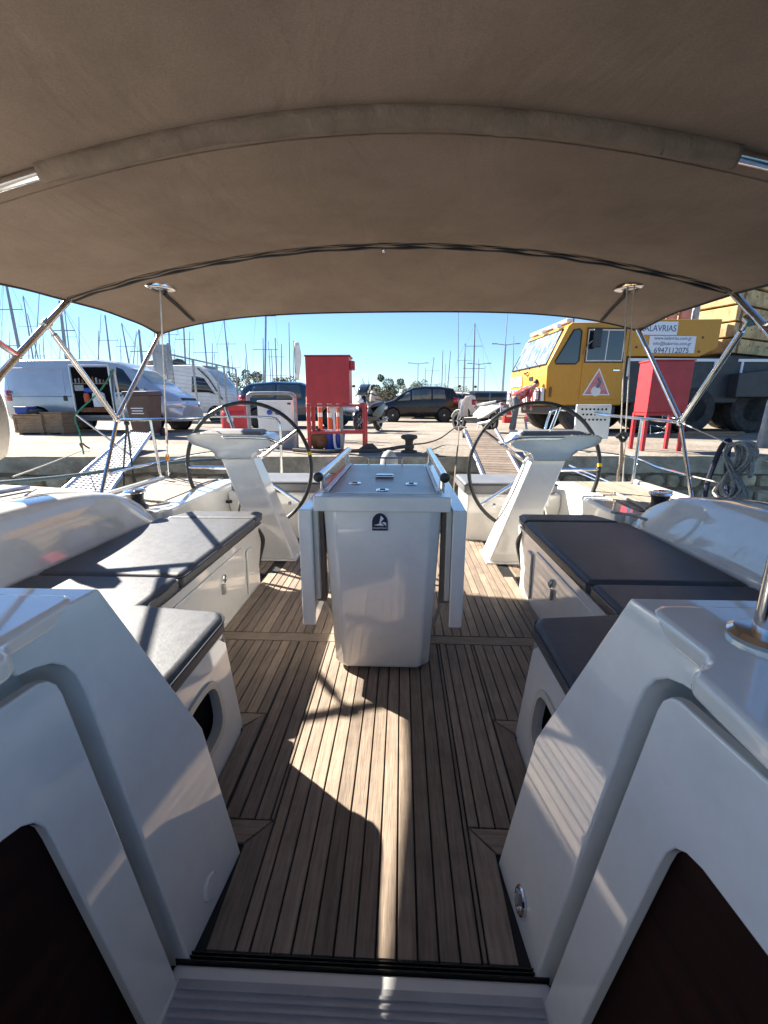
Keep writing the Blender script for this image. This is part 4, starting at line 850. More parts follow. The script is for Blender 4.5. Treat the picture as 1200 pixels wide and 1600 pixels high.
# --- scooters
def scooter(label, loc, rz, paint, fair, seatc, plate=None, fr_screen=False, s=1.0):
    t = thing('motor_scooter', label, 'scooter', loc, rz)
    k = s
    for x in (0.0, 1.25*k):
        w_ = MB().lathe([(.19, -.05), (.26, -.05), (.29, -.025), (.29, .025), (.26, .05), (.19, .05), (.19, -.05)], (x, 0, .29), 'y', 24).build('wheel', G['rubber'], t, local=True)
        for i in range(6):
            a = i*math.pi/3; MB().tube([(x, 0, .29), (x+.2*math.cos(a), 0, .29+.2*math.sin(a))], .016, 6).build('spoke', G['rim'], w_, local=True)
        MB().lathe([(.001, -.06), (.05, -.06), (.05, .06), (.001, .06)], (x, 0, .29), 'y', 12).build('hub', G['galv'], w_, local=True)
    X = 1.25*k
    for y in (-.075, .075): MB().tube([(X, y, .29), (X-.2, y, .82)], .022, 8).build('fork', G['galv'], t, local=True)
    MB().grid([[(X+.31*math.cos(a), y, .29+.33*math.sin(a)) for y in (-.065, 0, .065)] for a in [R(20+i*14) for i in range(10)]]).build('front_mudguard', paint, t, local=True, solid=.012, smooth=60)
    # leg shield and front fairing
    MB().loft([[(X-.18, -.16, .42), (X-.12, 0, .40), (X-.18, .16, .42), (X-.26, .12, .42), (X-.26, -.12, .42)], [(X-.18, -.13, .68), (X-.11, 0, .70), (X-.18, .13, .68), (X-.26, .09, .68), (X-.26, -.09, .68)], [(X-.24, -.1, .9), (X-.18, 0, .93), (X-.24, .1, .9), (X-.32, .08, .9), (X-.32, -.08, .9)], [(X-.3, -.07, 1.0), (X-.24, 0, 1.02), (X-.3, .07, 1.0), (X-.36, .06, .98), (X-.36, -.06, .98)]]).build('leg_shield', fair, t, local=True, smooth=50, bevel=.01)
    MB().ball((X-.10, 0, .86), .09, 12, (.5, 1.2, .8)).build('headlight', G['lamp'], t, local=True)
    MB().loft([[(X-.25, -.1, .30), (X-.25, .1, .30), (.2, .14, .30), (.2, -.14, .30)], [(X-.3, -.11, .40), (X-.3, .11, .40), (.25, .15, .44), (.25, -.15, .44)]]).build('floor_board', G['black'], t, local=True, bevel=.02)
    MB().loft([[(.52, -.12, .34), (.52, .12, .34), (.60, .09, .50), (.60, -.09, .50)], [(.15, -.17, .40), (.15, .17, .40), (.3, .15, .70), (.3, -.15, .70)], [(-.2, -.13, .58), (-.2, .13, .58), (-.12, .11, .78), (-.12, -.11, .78)], [(-.42, -.06, .72), (-.42, .06, .72), (-.38, .05, .82), (-.38, -.05, .82)]]).build('tail_fairing', paint, t, local=True, bevel=.02, smooth=50)
    MB().loft([[(.62, -.05, .66), (.62, .05, .66), (.60, .05, .70), (.60, -.05, .70)], [(.45, -.15, .70), (.45, .15, .70), (.45, .12, .79), (.45, -.12, .79)], [(.1, -.15, .73), (.1, .15, .73), (.1, .12, .83), (.1, -.12, .83)], [(-.28, -.11, .80), (-.28, .11, .80), (-.28, .09, .88), (-.28, -.09, .88)]]).build('seat', seatc, t, local=True, bevel=.02, smooth=60)
    MB().tube(spline([(X-.45, -.34, 1.0), (X-.36, -.2, 1.06), (X-.33, 0, 1.05), (X-.36, .2, 1.06), (X-.45, .34, 1.0)], 4), .016, 8).build('handlebar', G['black'], t, local=True)
    for y in (-1, 1):
        MB().tube([(X-.36, y*.22, 1.06), (X-.3, y*.3, 1.22)], .008, 6).build('mirror_arm', G['black'], t, local=True)
        MB().ball((X-.3, y*.31, 1.27), .06, 10, (.35, 1.0, .7)).build('mirror', G['black'], t, local=True)
    MB().loft([[(.05, -.2, .2), (.05, -.1, .2), (.05, -.1, .34), (.05, -.2, .34)], [(.45, -.18, .18), (.45, -.08, .18), (.45, -.08, .34), (.45, -.18, .34)]]).build('engine', G['galv'], t, local=True, bevel=.03)
    MB().tube([(.3, .14, .25), (-.05, .17, .28), (-.3, .17, .36)], [.03, .055, .05], 10).build('exhaust', G['galv'], t, local=True)
    MB().ball((-.40, 0, .77), .06, 10, (.5, 1.3, .7)).build('tail_light', G['tail'], t, local=True)
    MB().tube([(.3, .1, .28), (.25, .26, .02)], .013, 6).build('side_stand', G['galv'], t, local=True)
    if fr_screen: MB().grid([[(X-.24+.02*j-.1*j*j*.3, y, 1.02+.1*j) for y in (-.16, -.08, 0, .08, .16)] for j in range(4)]).build('windscreen', G['glass'], t, local=True, solid=.006, smooth=60)
    if plate:
        pb = MB().box(-.46, -.445, -.11, .11, .48, .68).build('number_plate', G['plate'], t, local=True)
        MB().box(-.462, -.46, .07, .11, .48, .68).build('plate_band', G['blue'], pb, local=True)
        text('plate_text', plate, .1, G['ink'], pb, Matrix.Translation((-.463, -.0, .58)) @ Matrix.Rotation(R(-90), 4, 'Z') @ Matrix.Rotation(R(90), 4, 'X'), .001)
        MB().loft([[(-.3, -.05, .72), (-.3, .05, .72), (-.2, .05, .6), (-.2, -.05, .6)], [(-.45, -.08, .50), (-.45, .08, .50), (-.4, .08, .46), (-.4, -.08, .46)]]).build('rear_mudguard', G['black'], t, local=True)
    return t
p = at(562, 12.3); scooter('black and white scooter facing the camera to the right of the red cabinet', (p.x+.45, p.y+1.1, Q), R(-112), G['carblack'], G['carblack'], G['black'], fr_screen=True)
p = at(768, 12.2); scooter('pale scooter with a number plate parked at the foot of the teak gangway', (p.x-.02, p.y, Q), R(125), G['white'], G['jacket'], G['black'], plate='377')
for px, Y, rz, lb in ((733, 27, 160, 'dark scooter parked far back to the left of the pale scooter'),):
    p = at(px, Y); scooter(lb, (p.x, p.y, Q), R(rz), G['cargrey'], G['white'], G['black'])
# ---------------------------------------------------------------- crane truck
TH = R(5.5)
p0 = U(851, 630, Y=11.8)
ct = thing('crane_truck', 'yellow mobile crane truck with red and white striped bumper', 'crane truck', (p0.x, 11.8, Q), TH)
Wc = 2.75
prof = [(.02, .76), (0, 1.15), (-.02, 1.70), (.45, 2.70), (.55, 2.78), (2.0, 2.80), (2.08, 2.74), (2.08, .74), (.3, .74)]
cab = MB().prism(prof, 'y', 0, Wc).build('cab', G['yellow'], ct, local=True, bevel=.04, seg=3)
def sidepoly(name, poly, y, m, th=.012, par=None): return MB().prism(poly, 'y', y-th, y+.002).build(name, m, par or ct, local=True, bevel=.008)
sidepoly('quarter_window', [(.20, 1.78), (.72, 1.78), (.80, 1.86), (.80, 2.56), (.74, 2.62), (.60, 2.60), (.52, 2.5), (.18, 1.84)], 0, G['glass'])
MB().tube([(.20, -.014, 1.78), (.72, -.014, 1.78), (.80, -.014, 1.86), (.80, -.014, 2.56), (.74, -.014, 2.62), (.60, -.014, 2.60), (.18, -.014, 1.84)], .018, 6, closed=True).build('window_seal', G['black'], ct, local=True)
dr = sidepoly('door', [(.90, .90), (1.95, .90), (1.98, 1.2), (1.98, 2.70), (.92, 2.70)], 0, G['yellow'], .02)
sidepoly('door_window', [(.98, 1.86), (1.90, 1.86), (1.92, 1.9), (1.92, 2.58), (1.0, 2.58)], -.02, G['glass'], .008, dr)
MB().tube([(.98, -.03, 1.86), (1.92, -.03, 1.86), (1.92, -.03, 2.60), (.98, -.03, 2.60)], .022, 6, closed=True).build('window_frame', G['white'], dr, local=True)
MB().tube([(.945, -.028, 1.82), (1.955, -.028, 1.82), (1.955, -.028, 2.64), (.945, -.028, 2.64)], .016, 6, closed=True).build('window_seal', G['black'], dr, local=True)
MB().tube([(1.48, -.032, 1.86), (1.50, -.032, 2.58)], .014, 6).build('window_bar', G['white'], dr, local=True)
MB().box(1.72, 1.90, -.05, -.02, 1.60, 1.65).build('door_handle', G['steel'], dr, local=True, bevel=.01)
tri = MB().prism([(.98, 1.0), (1.72, 1.0), (1.36, 1.68)], 'y', -.026, -.02).build('triangle_sign', G['signw'], dr, local=True)
MB().prism([(1.03, 1.025), (1.67, 1.025), (1.36, 1.62)], 'y', -.029, -.0255).build('sign_face', G['pink'], tri, local=True)
tri2 = MB(); tri2.lathe([(.001, 0), (.13, 0), (.13, .003), (.001, .003)], (1.33, -.032, 1.10), 'y', 18); tri2.build('sign_disc', G['white'], tri, local=True)
MB().prism([(1.30, 1.2), (1.40, 1.18), (1.46, 1.34), (1.36, 1.46), (1.33, 1.4), (1.38, 1.32)], 'y', -.032, -.0292).build('sign_emblem', G['inkg'], tri, local=True)
mr = MB().box(1.02, 1.24, -.22, -.16, 2.16, 2.60).build('mirror', G['black'], ct, local=True, bevel=.03, seg=3)
MB().tube([(.88, -.01, 2.0), (.95, -.12, 2.25), (1.1, -.17, 2.38)], .014, 6).build('mirror_arm', G['galv'], ct, local=True)
# front: windscreen, bumper, lamps, lettering. front plane leans from (-.02,1.70) to (.45,2.70)
sl = lambda z: -.02+.47*(z-1.70)
ws = MB().loft([[(sl(z)-o, y, z) for y, z in ((.14, 1.80), (Wc-.14, 1.80), (Wc-.2, 2.62), (.2, 2.62))] for o in (.004, .024)]).build('windscreen', mat('streaked_windscreen', (.12, .17, .2), .12, spec=.8, col2=(.42, .45, .47), vs=3.2, vd=2, vlo=.47, vhi=.56, stretch=(1, 3.5, .5)), ct, local=True)  # blue-grey glass with pale streaks
MB().tube([(sl(z)-.026, y, z) for y, z in ((.12, 1.78), (Wc-.12, 1.78), (Wc-.18, 2.64), (.18, 2.64))], .022, 6, closed=True).build('windscreen_seal', G['black'], ct, local=True)
for y in (.5, 1.2, 2.0): MB().tube([(sl(1.78)-.04, y, 1.74), (sl(1.95)-.045, y+.5, 1.92)], .014, 6).build('wiper', G['black'], ct, local=True)
MB().box(.45, .62, .15, Wc-.15, 2.80, 2.90).build('sun_visor', G['white'], ct, local=True, bevel=.03)
for y in (.35, 1.3): MB().box(.30, .42, y, y+.25, 2.70, 2.82).build('roof_lamp', G['lamp'], ct, local=True, bevel=.02)
for y, x in ((.5, .8), (.25, 1.4), (.6, 1.8)): MB().tube([(x, y, 2.8), (x, y, 3.15)], .02, 6).build('roof_aerial', G['black'], ct, local=True)
bp = MB().box(-.10, -.021, .02, Wc-.02, .78, 1.20).build('bumper', G['white'], ct, local=True, bevel=.015)
for k in range(9):
    y = .22+k*.27
    if y < Wc-.3: MB().prism([(y, .79), (y+.11, .79), (y+.24 if k < 5 else y-.02, 1.19), (y+.13 if k < 5 else y-.13, 1.19)], 'x', -.1035, -.1).build('stripe', G['red'], bp, local=True)
for y in (.10, Wc-.40):
    h = MB().box(-.125, -.1, y, y+.30, .86, 1.12).build('headlight', G['black'], bp, local=True, bevel=.02); MB().box(-.135, -.125, y+.04, y+.26, .9, 1.08).build('lens', G['lamp'], h, local=True, bevel=.01)
MB().box(-.006, .0, -.025, -.003, .95, 1.22).build('blank', G['yellow'], ct, local=True)
MB().tube([(.12, -.012, .95), (.12, -.012, 1.2)], .035, 8).build('marker_lamp', G['rust'], ct, local=True)
fs = MB().box(-.035, -.02, Wc-1.05, Wc-.12, 1.30, 1.58).build('front_sign', G['signw'], ct, local=True)
text('front_lettering', 'KALAVRIAS', .17, G['ink'], fs, Matrix.Translation((-.037, Wc-.585, 1.44)) @ Matrix.Rotation(R(-90), 4, 'Z') @ Matrix.Rotation(R(90), 4, 'X'), .001)
MB().box(-.035, -.02, .9, 1.15, 1.42, 1.52).build('maker_badge', G['black'], ct, local=True)
MB().tube(spline([(-.05, 1.2, 1.66), (-.09, 1.35, 1.62), (-.05, 1.5, 1.66)], 3), .02, 6).build('tow_hook', G['black'], ct, local=True)
# carrier
MB().prism([(2.09, 1.98), (2.09, 2.62), (2.35, 2.86), (4.5, 2.90), (4.5, 2.2), (4.05, 1.98)], 'y', .02, 1.3).build('engine_cover', G['yellow'], ct, local=True, bevel=.02)
MB().box(2.10, 10.5, .05, Wc, .80, 1.965).build('chassis', G['navy'], ct, local=True, bevel=.03)
for x0, x1 in ((2.14, 4.6), (5.15, 9.5)):
    MB().box(x0, x1, .02, .05, 1.86, 1.93).build('white_line', G['signw'], ct, local=True)
for x in (2.14, 4.5, 5.25): MB().box(x, x+.05, .02, .05, 1.48, 1.859).build('white_line', G['signw'], ct, local=True)
MB().prism([(5.0, .95), (5.0, 1.55), (6.6, 1.72), (9.5, 1.75), (9.5, .95)], 'y', -.25, .045).build('outrigger_box', G['navy'], ct, local=True, bevel=.02)
for x, y in ((4.05, 2.45), (4.0, 2.1), (2.3, 2.2)): 
    q = MB().lathe([(.001, 0), (.03, 0), (.03, -.01), (.001, -.01)], (x, .02, y), 'y', 10).build('bolt', G['black'], ct, local=True)
s1 = MB().box(2.28, 3.32, .0, .02, 2.50, 2.82).build('name_sign', G['signw'], ct, local=True)
text('name_lettering', 'KALAVRIAS', .215, G['ink'], s1, Matrix.Translation((2.80, -.003, 2.65)) @ Matrix.Rotation(R(90), 4, 'X'), .001, sx=.9)
s2 = MB().box(2.62, 3.86, .0, .02, 2.06, 2.475).build('contact_sign', G['signw'], ct, local=True)
for tx, z, sz in (('www.kalavrias.com.gr', 2.53, .115), ('info@kalavrias.com.gr', 2.40, .115), ('6947112075', 2.23, .19)):
    text('sign_line', tx, sz, G['inkg'] if sz < .15 else G['ink'], s2, Matrix.Translation((3.24, -.003, z-.11)) @ Matrix.Rotation(R(90), 4, 'X'), .001)
for x in (1.15, 3.0, 4.15, 5.85, 7.2):
    for y, sd_ in ((.22, -1), (Wc-.22, 1)):
        wt = MB().lathe([(.32, -.2), (.55, -.2), (.62, -.14), (.62, .14), (.55, .2), (.32, .2), (.32, -.2)], (x, y, .62), 'y', 28).build('wheel', G['rubber'], ct, local=True)
        MB().lathe([(.001, -.02), (.16, -.02), (.18, -.1), (.26, -.08), (.33, -.15), (.33, .1), (.001, .1)], (x, y, .62), 'y', 22).build('hub', G['yellow'], wt, local=True)
MB().box(.35, 2.0, .1, Wc-.1, .5, .735).build('underbody', G['navy'], ct, local=True, bevel=.04)
for x in (.75, 1.45): MB().prism([(x, .52), (x+.09, .52), (x+.02, .735), (x-.08, .735)], 'y', .05, .1).build('bracket', G['white'], ct, local=True)
# slewed superstructure: counterweight slabs, boom, exhausts
sup = bpy.data.objects.new('superstructure', None)
Ms = Matrix.Translation((5.15, .35, 0)) @ Matrix.Rotation(R(24), 4, 'Z')
def supm(mb): return mb.xf(Ms)
zc_ = 2.12
for k, h in enumerate((.42, .40, .42, .44, .42)):
    pr = random.uniform(-.03, .03)
    w_ = supm(MB().box(pr, 5.0, pr, 3.6, zc_, zc_+h-.05)).build('counterweight_slab', G['cream'], ct, local=True, bevel=.02)
    for j in range(4): supm(MB().lathe([(.001, 0), (.022, 0), (.022, -.008), (.001, -.008)], (.35+j*.5, pr, zc_+h*.55), 'y', 8)).build('bolt_hole', G['rust'], w_, local=True)
    supm(MB().prism([(.16, zc_+.02), (.28, zc_), (.33, zc_+h-.03), (.2, zc_+h-.05)], 'y', pr-.003, pr+.01)).build('rust_streak', G['rust'], w_, local=True)
    zc_ += h
supm(MB().box(-.1, 5.2, -.3, 3.9, zc_, zc_+.9)).build('boom', G['yellow'], ct, local=True, bevel=.03)
supm(MB().box(.2, 2.4, .2, 3.0, 1.97, 2.12)).build('slew_ring', G['navy'], ct, local=True)
for x, y, r, h in ((3.82, 1.0, .13, .55), (4.12, .9, .15, .72), (3.6, 1.1, .1, .4)):
    MB().lathe([(.001, 2.85), (r, 2.85), (r, 2.85+h*.7), (r*.8, 2.85+h*.75), (r*.8, 2.85+h), (r*.6, 2.85+h), (.001, 2.85+h-.05)], (x, y, 0), n=16).build('exhaust_stack', G['pinkpipe'], ct, local=True)
MB().box(4.34, 4.5, .85, 1.0, 2.9, 3.38).build('exhaust_shield', G['galv'], ct, local=True, bevel=.02)
bpy.data.objects.remove(sup)
# ---------------------------------------------------------------- red cabinets
def cabinet(label, x0, Y, W, D, hl, hb, rz, wide=0, pip=True):
    t = thing('fire_cabinet', label, 'cabinet', (x0, Y, Q), rz, 'red cabinets on the quay')
    for x in ([0, W+wide]):
        for y in (0, D): MB().box(x-.028, x+.028, y-.028, y+.028, 0, hl).build('leg', G['red'], t, local=True, bevel=.004)
    for z in (hl-.025, .30):
        if z < .4 and not pip: continue
        for y in (0, D): MB().box(.029, W+wide-.029, y-.02, y+.02, z-.02, z+.02).build('rail', G['red'], t, local=True, bevel=.004)
    for x in (0, W+wide): MB().box(x-.02, x+.02, .029, D-.029, hl-.045, hl-.005).build('rail', G['red'], t, local=True)
    b = MB().box(-.02, W-.02 if wide else W+.02, -.02, D+.02, hl+.003, hl+hb).build('box', G['red'], t, local=True, bevel=.008)
    MB().box(-.035, W+.0 if wide else W+.035, -.035, D+.035, hl+hb+.001, hl+hb+.022).build('lid', G['red'], b, local=True, bevel=.004)
    if wide: MB().box(W-.02, W+.06, .05, .2, hl+hb-.2, hl+hb-.06).build('side_box', G['red'], b, local=True, bevel=.01)
    return t
p = at(480, 7.15); cabinet('red metal cabinet on a wide red frame in front of the dark blue car', p.x+.02, p.y, .70, .42, .76, .73, R(1), wide=.21)
p = at(1012, 7.35); cabinet('red metal cabinet on legs in front of the crane truck', p.x, p.y, .60, .36, .62, .80, R(1), pip=False)
p = at(505, 7.0)
# things under and behind the red frame
for k, (px, Y, lb) in enumerate(((482, 9.6, 'leftmost'), (500, 9.3, 'second from left'), (515, 8.9, 'third from left'), (546, 9.8, 'rightmost'))):
    q = at(px, Y) if k < 3 else at(534-16, 10.4)
    if k == 3: q = at(529, 9.5)
    t = thing('delineator_post', 'orange post with white bands behind the red frame, '+lb+' of four', 'post', q, group='orange posts')
    MB().lathe([(.001, 0), (.1, 0), (.1, .03), (.05, .05), (.048, .9), (.03, .93), (.001, .93)], (0, 0, 0), n=14).build('post', G['orange'], t, local=True)
    for z in (.5, .7): MB().lathe([(.0495, 0), (.0515, 0), (.0515, .09), (.0495, .09)], (0, 0, z), n=14).build('white_band', G['white'], t, local=True)
q = at(497, 7.35); t = thing('ball_fender', 'dark round ball fender lying under the red frame', 'fender', q); MB().ball((0, 0, .16), .16, 16).build('ball', G['rust'], t, local=True); MB().tube([(0, 0, .31), (0, 0, .36)], .03, 8).build('eye', G['black'], t, local=True)
for px, lb in ((513, 'left blue bucket full of white rags under the red frame'), (528, 'right blue bucket full of rags under the red frame')):
    q = at(px, 7.42); t = thing('bucket', lb, 'bucket', q, group='blue buckets')
    MB().lathe([(.001, 0), (.085, 0), (.115, .27), (.12, .275), (.105, .272), (.08, .05), (.001, .05)], (0, 0, 0), n=18).build('pail', G['blue'], t, local=True)
    MB().ball((0, 0, .29), .08, 8, (1, 1, .7)).build('rag', G['white'] if px < 520 else G['pink'], t, local=True)
q = at(521, 7.28); o = MB().tube(spline([q+Vector((0, 0, .72)), q+Vector((.01, 0, .4)), q+Vector((0, 0, .2)), q+Vector((.03, -.05, .04)), q+Vector((.12, -.1, .02))], 5), .022, 8).build('water_hose', G['white'], None); setp(o, 'white hose hanging down between the blue buckets', 'hose')
o = MB().ball(at(520, 7.28)+Vector((0, 0, .68)), .07, 10, (1, .6, 1.3)).build('hose_bag', G['white'], None); setp(o, 'crumpled white bag tied on top of the white hose', 'bag')
q = at(533, 7.3); o = MB().tube([q, q+Vector((0, 0, .76))], .03, 8).build('water_pipe', mat('grey_green_pipe', (.3, .34, .3), .6), None); setp(o, 'upright grey-green pipe beside the blue buckets', 'pipe')
# ---------------------------------------------------------------- service pedestal with hoop, bins, crates
q = at(402, 7.55); t = thing('service_pedestal', 'white and grey power box with blue sockets inside a steel hoop', 'power pedestal', q)
MB().box(0, .62, 0, .3, .30, .82).build('upper_box', G['white'], t, local=True, bevel=.012)
MB().box(.02, .60, .02, .28, 0, .299).build('lower_box', mat('pedestal_grey', (.3, .31, .32), .6, col2=(.24, .25, .26), vs=6), t, local=True, bevel=.01)
for x in (.22, .36): 
    k = MB().lathe([(.001, 0), (.045, 0), (.045, -.04), (.03, -.05), (.001, -.05)], (x, 0, .62), 'y', 14).build('socket', G['blue'], t, local=True)
for x in (.03, .53): MB().box(x, x+.06, -.006, .0, .75, .78).build('hinge', G['black'], t, local=True)
MB().tube(spline([(-.1, -.15, 0), (-.1, -.15, .82), (-.06, -.15, .90), (.0, -.15, .93), (.58, -.15, .93), (.66, -.15, .90), (.70, -.15, .82), (.70, -.15, 0)], 6), .032, 10).build('hoop', G['galv'], t, local=True)
q = at(226, 10.5); t = thing('wheelie_bin', 'brown wheelie bin with white print in front of the silver van', 'bin', q)
MB().loft([[(-.22, -.25, .08), (.22, -.25, .08), (.22, .25, .08), (-.22, .25, .08)], [(-.29, -.33, .98), (.29, -.33, .98), (.29, .33, .98), (-.29, .33, .98)]]).build('body', G['brown'], t, local=True, bevel=.03)
MB().loft([[(-.32, -.36, .97), (.32, -.36, .97), (.32, .36, .97), (-.32, .36, .97)], [(-.30, -.33, 1.06), (.30, -.33, 1.06), (.28, .33, 1.09), (-.28, .33, 1.09)]]).build('lid', G['brown'], t, local=True, bevel=.02)
for z, w_ in ((.66, .3), (.60, .26), (.54, .3)): MB().box(-w_/2, w_/2, -.31+.008*(z < .6), -.295, z, z+.022).build('print_line', G['signw'], t, local=True)
for x in (-.24, .24): MB().lathe([(.001, -.03), (.1, -.03), (.1, .03), (.001, .03)], (x, .25, .1), 'x', 16).build('wheel', G['rubber'], t, local=True)
for i, (xa, Y, w_, h_, lb) in enumerate(((18, 11.0, .76, .50, 'left plywood crate with a blue box on it in front of the van'), (62, 11.05, .56, .55, 'right plywood crate standing in front of the van'))):
    q = at(xa, Y); t = thing('plywood_crate', lb, 'crate', q, group='plywood crates')
    MB().box(0, w_, 0, .5, .04, h_).build('carcass', G['ply'], t, local=True)
    for z in (.05, h_-.09): MB().box(-.01, w_+.01, -.02, -.001, z, z+.07).build('batten', G['ply'], t, local=True, bevel=.004)
    for x in (0, w_-.06): MB().box(x, x+.06, -.021, -.0005, .125, h_-.095).build('batten', G['ply'], t, local=True, bevel=.004)
    MB().box(-.02, w_+.02, -.02, .52, h_+.001, h_+.022).build('lid', G['ply'], t, local=True)
    for x in (.06, w_-.12): MB().box(x, x+.08, .02, .48, 0, .039).build('skid', G['ply'], t, local=True)
q = at(22, 11.15)+Vector((0, 0, .523)); t = thing('blue_crate', 'blue plastic box on the left plywood crate', 'crate', q)
MB().box(0, .34, 0, .3, 0, .17).build('box', G['blue'], t, local=True, bevel=.02); MB().box(-.015, .355, -.015, .315, .15, .185).build('rim', G['blue'], t, local=True, bevel=.01)
q = at(46, 11.15)+Vector((0, 0, .523)); o = MB().ball(q+Vector((0, .1, .06)), .17, 10, (1.2, .8, .45)).build('cable_bundle', G['rope_d'], None); setp(o, 'dark bundle of cable on the left plywood crate', 'cable')
q = at(366, 10.4); t = thing('red_drum', 'red plastic drum with a round white emblem beyond the left wheel', 'drum', q)
MB().lathe([(.001, 0), (.29, 0), (.31, .05), (.31, .55), (.28, .62), (.29, .66), (.29, .70), (.001, .70)], (0, 0, 0), n=24).build('drum', G['red'], t, local=True)
MB().lathe([(.001, .69), (.3, .69), (.3, .735), (.2, .75), (.001, .75)], (0, 0, 0), n=24).build('lid', G['red'], t, local=True)
MB().lathe([(.03, 0), (.08, 0), (.08, .008), (.03, .008)], (.0, -.315, .42), 'y', 16).build('emblem', G['white'], t, local=True)
# bollard, quay ropes
q = at(640, 6.95); t = thing('mooring_bollard', 'black iron mooring bollard on the quay edge beyond the table', 'bollard', q)
MB().lathe([(.001, 0), (.13, 0), (.13, .03), (.07, .045), (.062, .17), (.075, .2), (.125, .22), (.135, .255), (.115, .28), (.001, .292)], (0, 0, 0), n=20).build('casting', mat('iron', (.05, .045, .04), .6, .3, col2=(.09, .07, .055), vs=8, bump=.4, bs=30), t, local=True)
rope('quay_hawser', 'thick dark rope lying along the quay edge to the bollard', [at(455, 7.0, .03), at(500, 6.75, .03), at(545, 6.9, .03), at(590, 6.85, .04), at(632, 6.85, .1), at(648, 6.85, .1)], .03, 'rope_d')
rope('quay_line', 'thin dark rope from the bollard to the pale scooter', [at(648, 6.95, .13), at(668, 7.6, .10), at(690, 8.5, .12), U(712, 668, Y=8.2), U(728, 668, Y=7.6)], .014, 'rope_d')
rope('gangway_line', 'thin tan rope hanging beside the teak gangway down to the stern', [U(717, 668, Y=7.2), U(716, 690, Y=6.6), U(712, 730, Y=5.8), U(708, 790, Y=5.2)], .011, 'rope_br')
o = MB()
for k in range(5): o.tube(spline([at(560+k*3, 7.05, .03+.02*k), at(575, 6.95, .06+.015*k), at(590-k*2, 7.1, .03+.02*k), at(575, 7.2, .04), at(560+k*3, 7.05, .03+.02*k)], 4), .02, 6)
setp(o.build('rope_heap', G['rope_d'], None), 'small heap of dark rope on the quay below the red frame', 'rope', kind='stuff')
o = MB().tube(spline([at(118, 7.0, .05), at(116, 7.0, .11), at(120, 7.0, .12), at(124, 7.0, .08), at(130, 7.0, .04)], 4), .014, 7).build('mooring_ring', G['rust'], None); setp(o, 'small rusty ring on the left quay edge', 'ring')
# ---------------------------------------------------------------- gangways
def gangway(label, a0, a1, b0, b1, kind):
    """a0,a1 boat end left/right; b0,b1 quay end"""
    t = thing('gangway', label, 'gangway', (a0+a1)/2)
    for p_, q_ in ((a0, b0), (a1, b1)): MB().tube([p_, q_], .032 if kind == 'teak' else .03, 10).build('side_rail', G['alu'], t)
    n = 30 if kind == 'teak' else 34
    up_ = (b0-a0).cross(a1-a0).normalized(); up_ = up_ if up_.z > 0 else -up_
    for k in range(n):
        f0 = (k+.06)/n; f1 = (k+.94)/n
        if kind == 'teak':
            c = [a0.lerp(b0, f0).lerp(a1.lerp(b1, f0), .06), a0.lerp(b0, f0).lerp(a1.lerp(b1, f0), .94), a0.lerp(b0, f1).lerp(a1.lerp(b1, f1), .94), a0.lerp(b0, f1).lerp(a1.lerp(b1, f1), .06)]
            MB().loft([[v-up_*.02 for v in c], [v+up_*.012 for v in c]]).build('slat', G['teak_x'], t)
        else:
            if k == 0:
                c = [a0.lerp(a1, .05), a0.lerp(a1, .95), b0.lerp(b1, .95), b0.lerp(b1, .05)]
                MB().loft([[v-up_*.03 for v in c], [v-up_*.01 for v in c]]).build('deck_plate', G['rust'], t)
                continue
            for (fa, fb) in ((f0, f0+.010),):
                c = [a0.lerp(b0, fa).lerp(a1.lerp(b1, fa), .05), a0.lerp(b0, fa).lerp(a1.lerp(b1, fa), .95), a0.lerp(b0, fb).lerp(a1.lerp(b1, fb), .95), a0.lerp(b0, fb).lerp(a1.lerp(b1, fb), .05)]
                MB().loft([[v-up_*.009 for v in c], [v+up_*.01 for v in c]]).build('grating_bar', G['white'], t)
    if kind != 'teak':
        for k in range(9):
            f = .06+.88*k/8; w2 = .016
            c = [a0.lerp(a1, f-w2), a0.lerp(a1, f+w2), b0.lerp(b1, f+w2), b0.lerp(b1, f-w2)]
            MB().loft([[v-up_*.0095 for v in c], [v+up_*.0085 for v in c]]).build('grating_strip', G['white'], t)
    for q_ in (b0, b1): MB().lathe([(.001, -.03), (.06, -.03), (.06, .03), (.001, .03)], q_-Vector((0, 0, .06)), 'x', 14).build('end_roller', G['rubber'], t)
    return t
gangway('teak slatted gangway with aluminium rails by the right helm seat', U(772, 785, Y=4.75), U(842, 790, Y=4.75), U(726, 673, Y=7.3), U(775, 672, Y=7.3), 'teak')
gangway('perforated aluminium gangway gleaming at the left quarter', U(92, 772, Y=5.0), U(165, 778, Y=5.0), U(203, 675, Y=7.3), U(236, 677, Y=7.3), 'alu')
# neighbouring boat at left
t = thing('neighbour_boat', 'pale rounded stern deck of the next boat at the left edge', 'boat', (-4.0, 2.5, -.6))
L = []
for y, zt, sh in ((-3, .55, 0), (1, .5, 0), (2.6, .47, 0), (3.4, .42, .06), (3.9, .33, .2), (4.15, .2, .4)):
    L.append([(-2.75-sh, y, -.6), (-2.55-sh*.8, y, 0), (-2.55-sh, y, zt-.16), (-2.66-sh, y, zt-.04), (-2.85-sh, y, zt), (-3.9, y, zt+.04), (-5.2, y, zt), (-5.4, y, 0), (-5.2, y, -.6)])
MB().loft(L).build('hull', G['cover'], t, smooth=60)
MB().tube([(-2.9, -3, .58), (-2.9, 1, .53), (-2.92, 2.6, .5), (-3.02, 3.3, .46)], .018, 8).build('toe_rail', G['alu'], t)
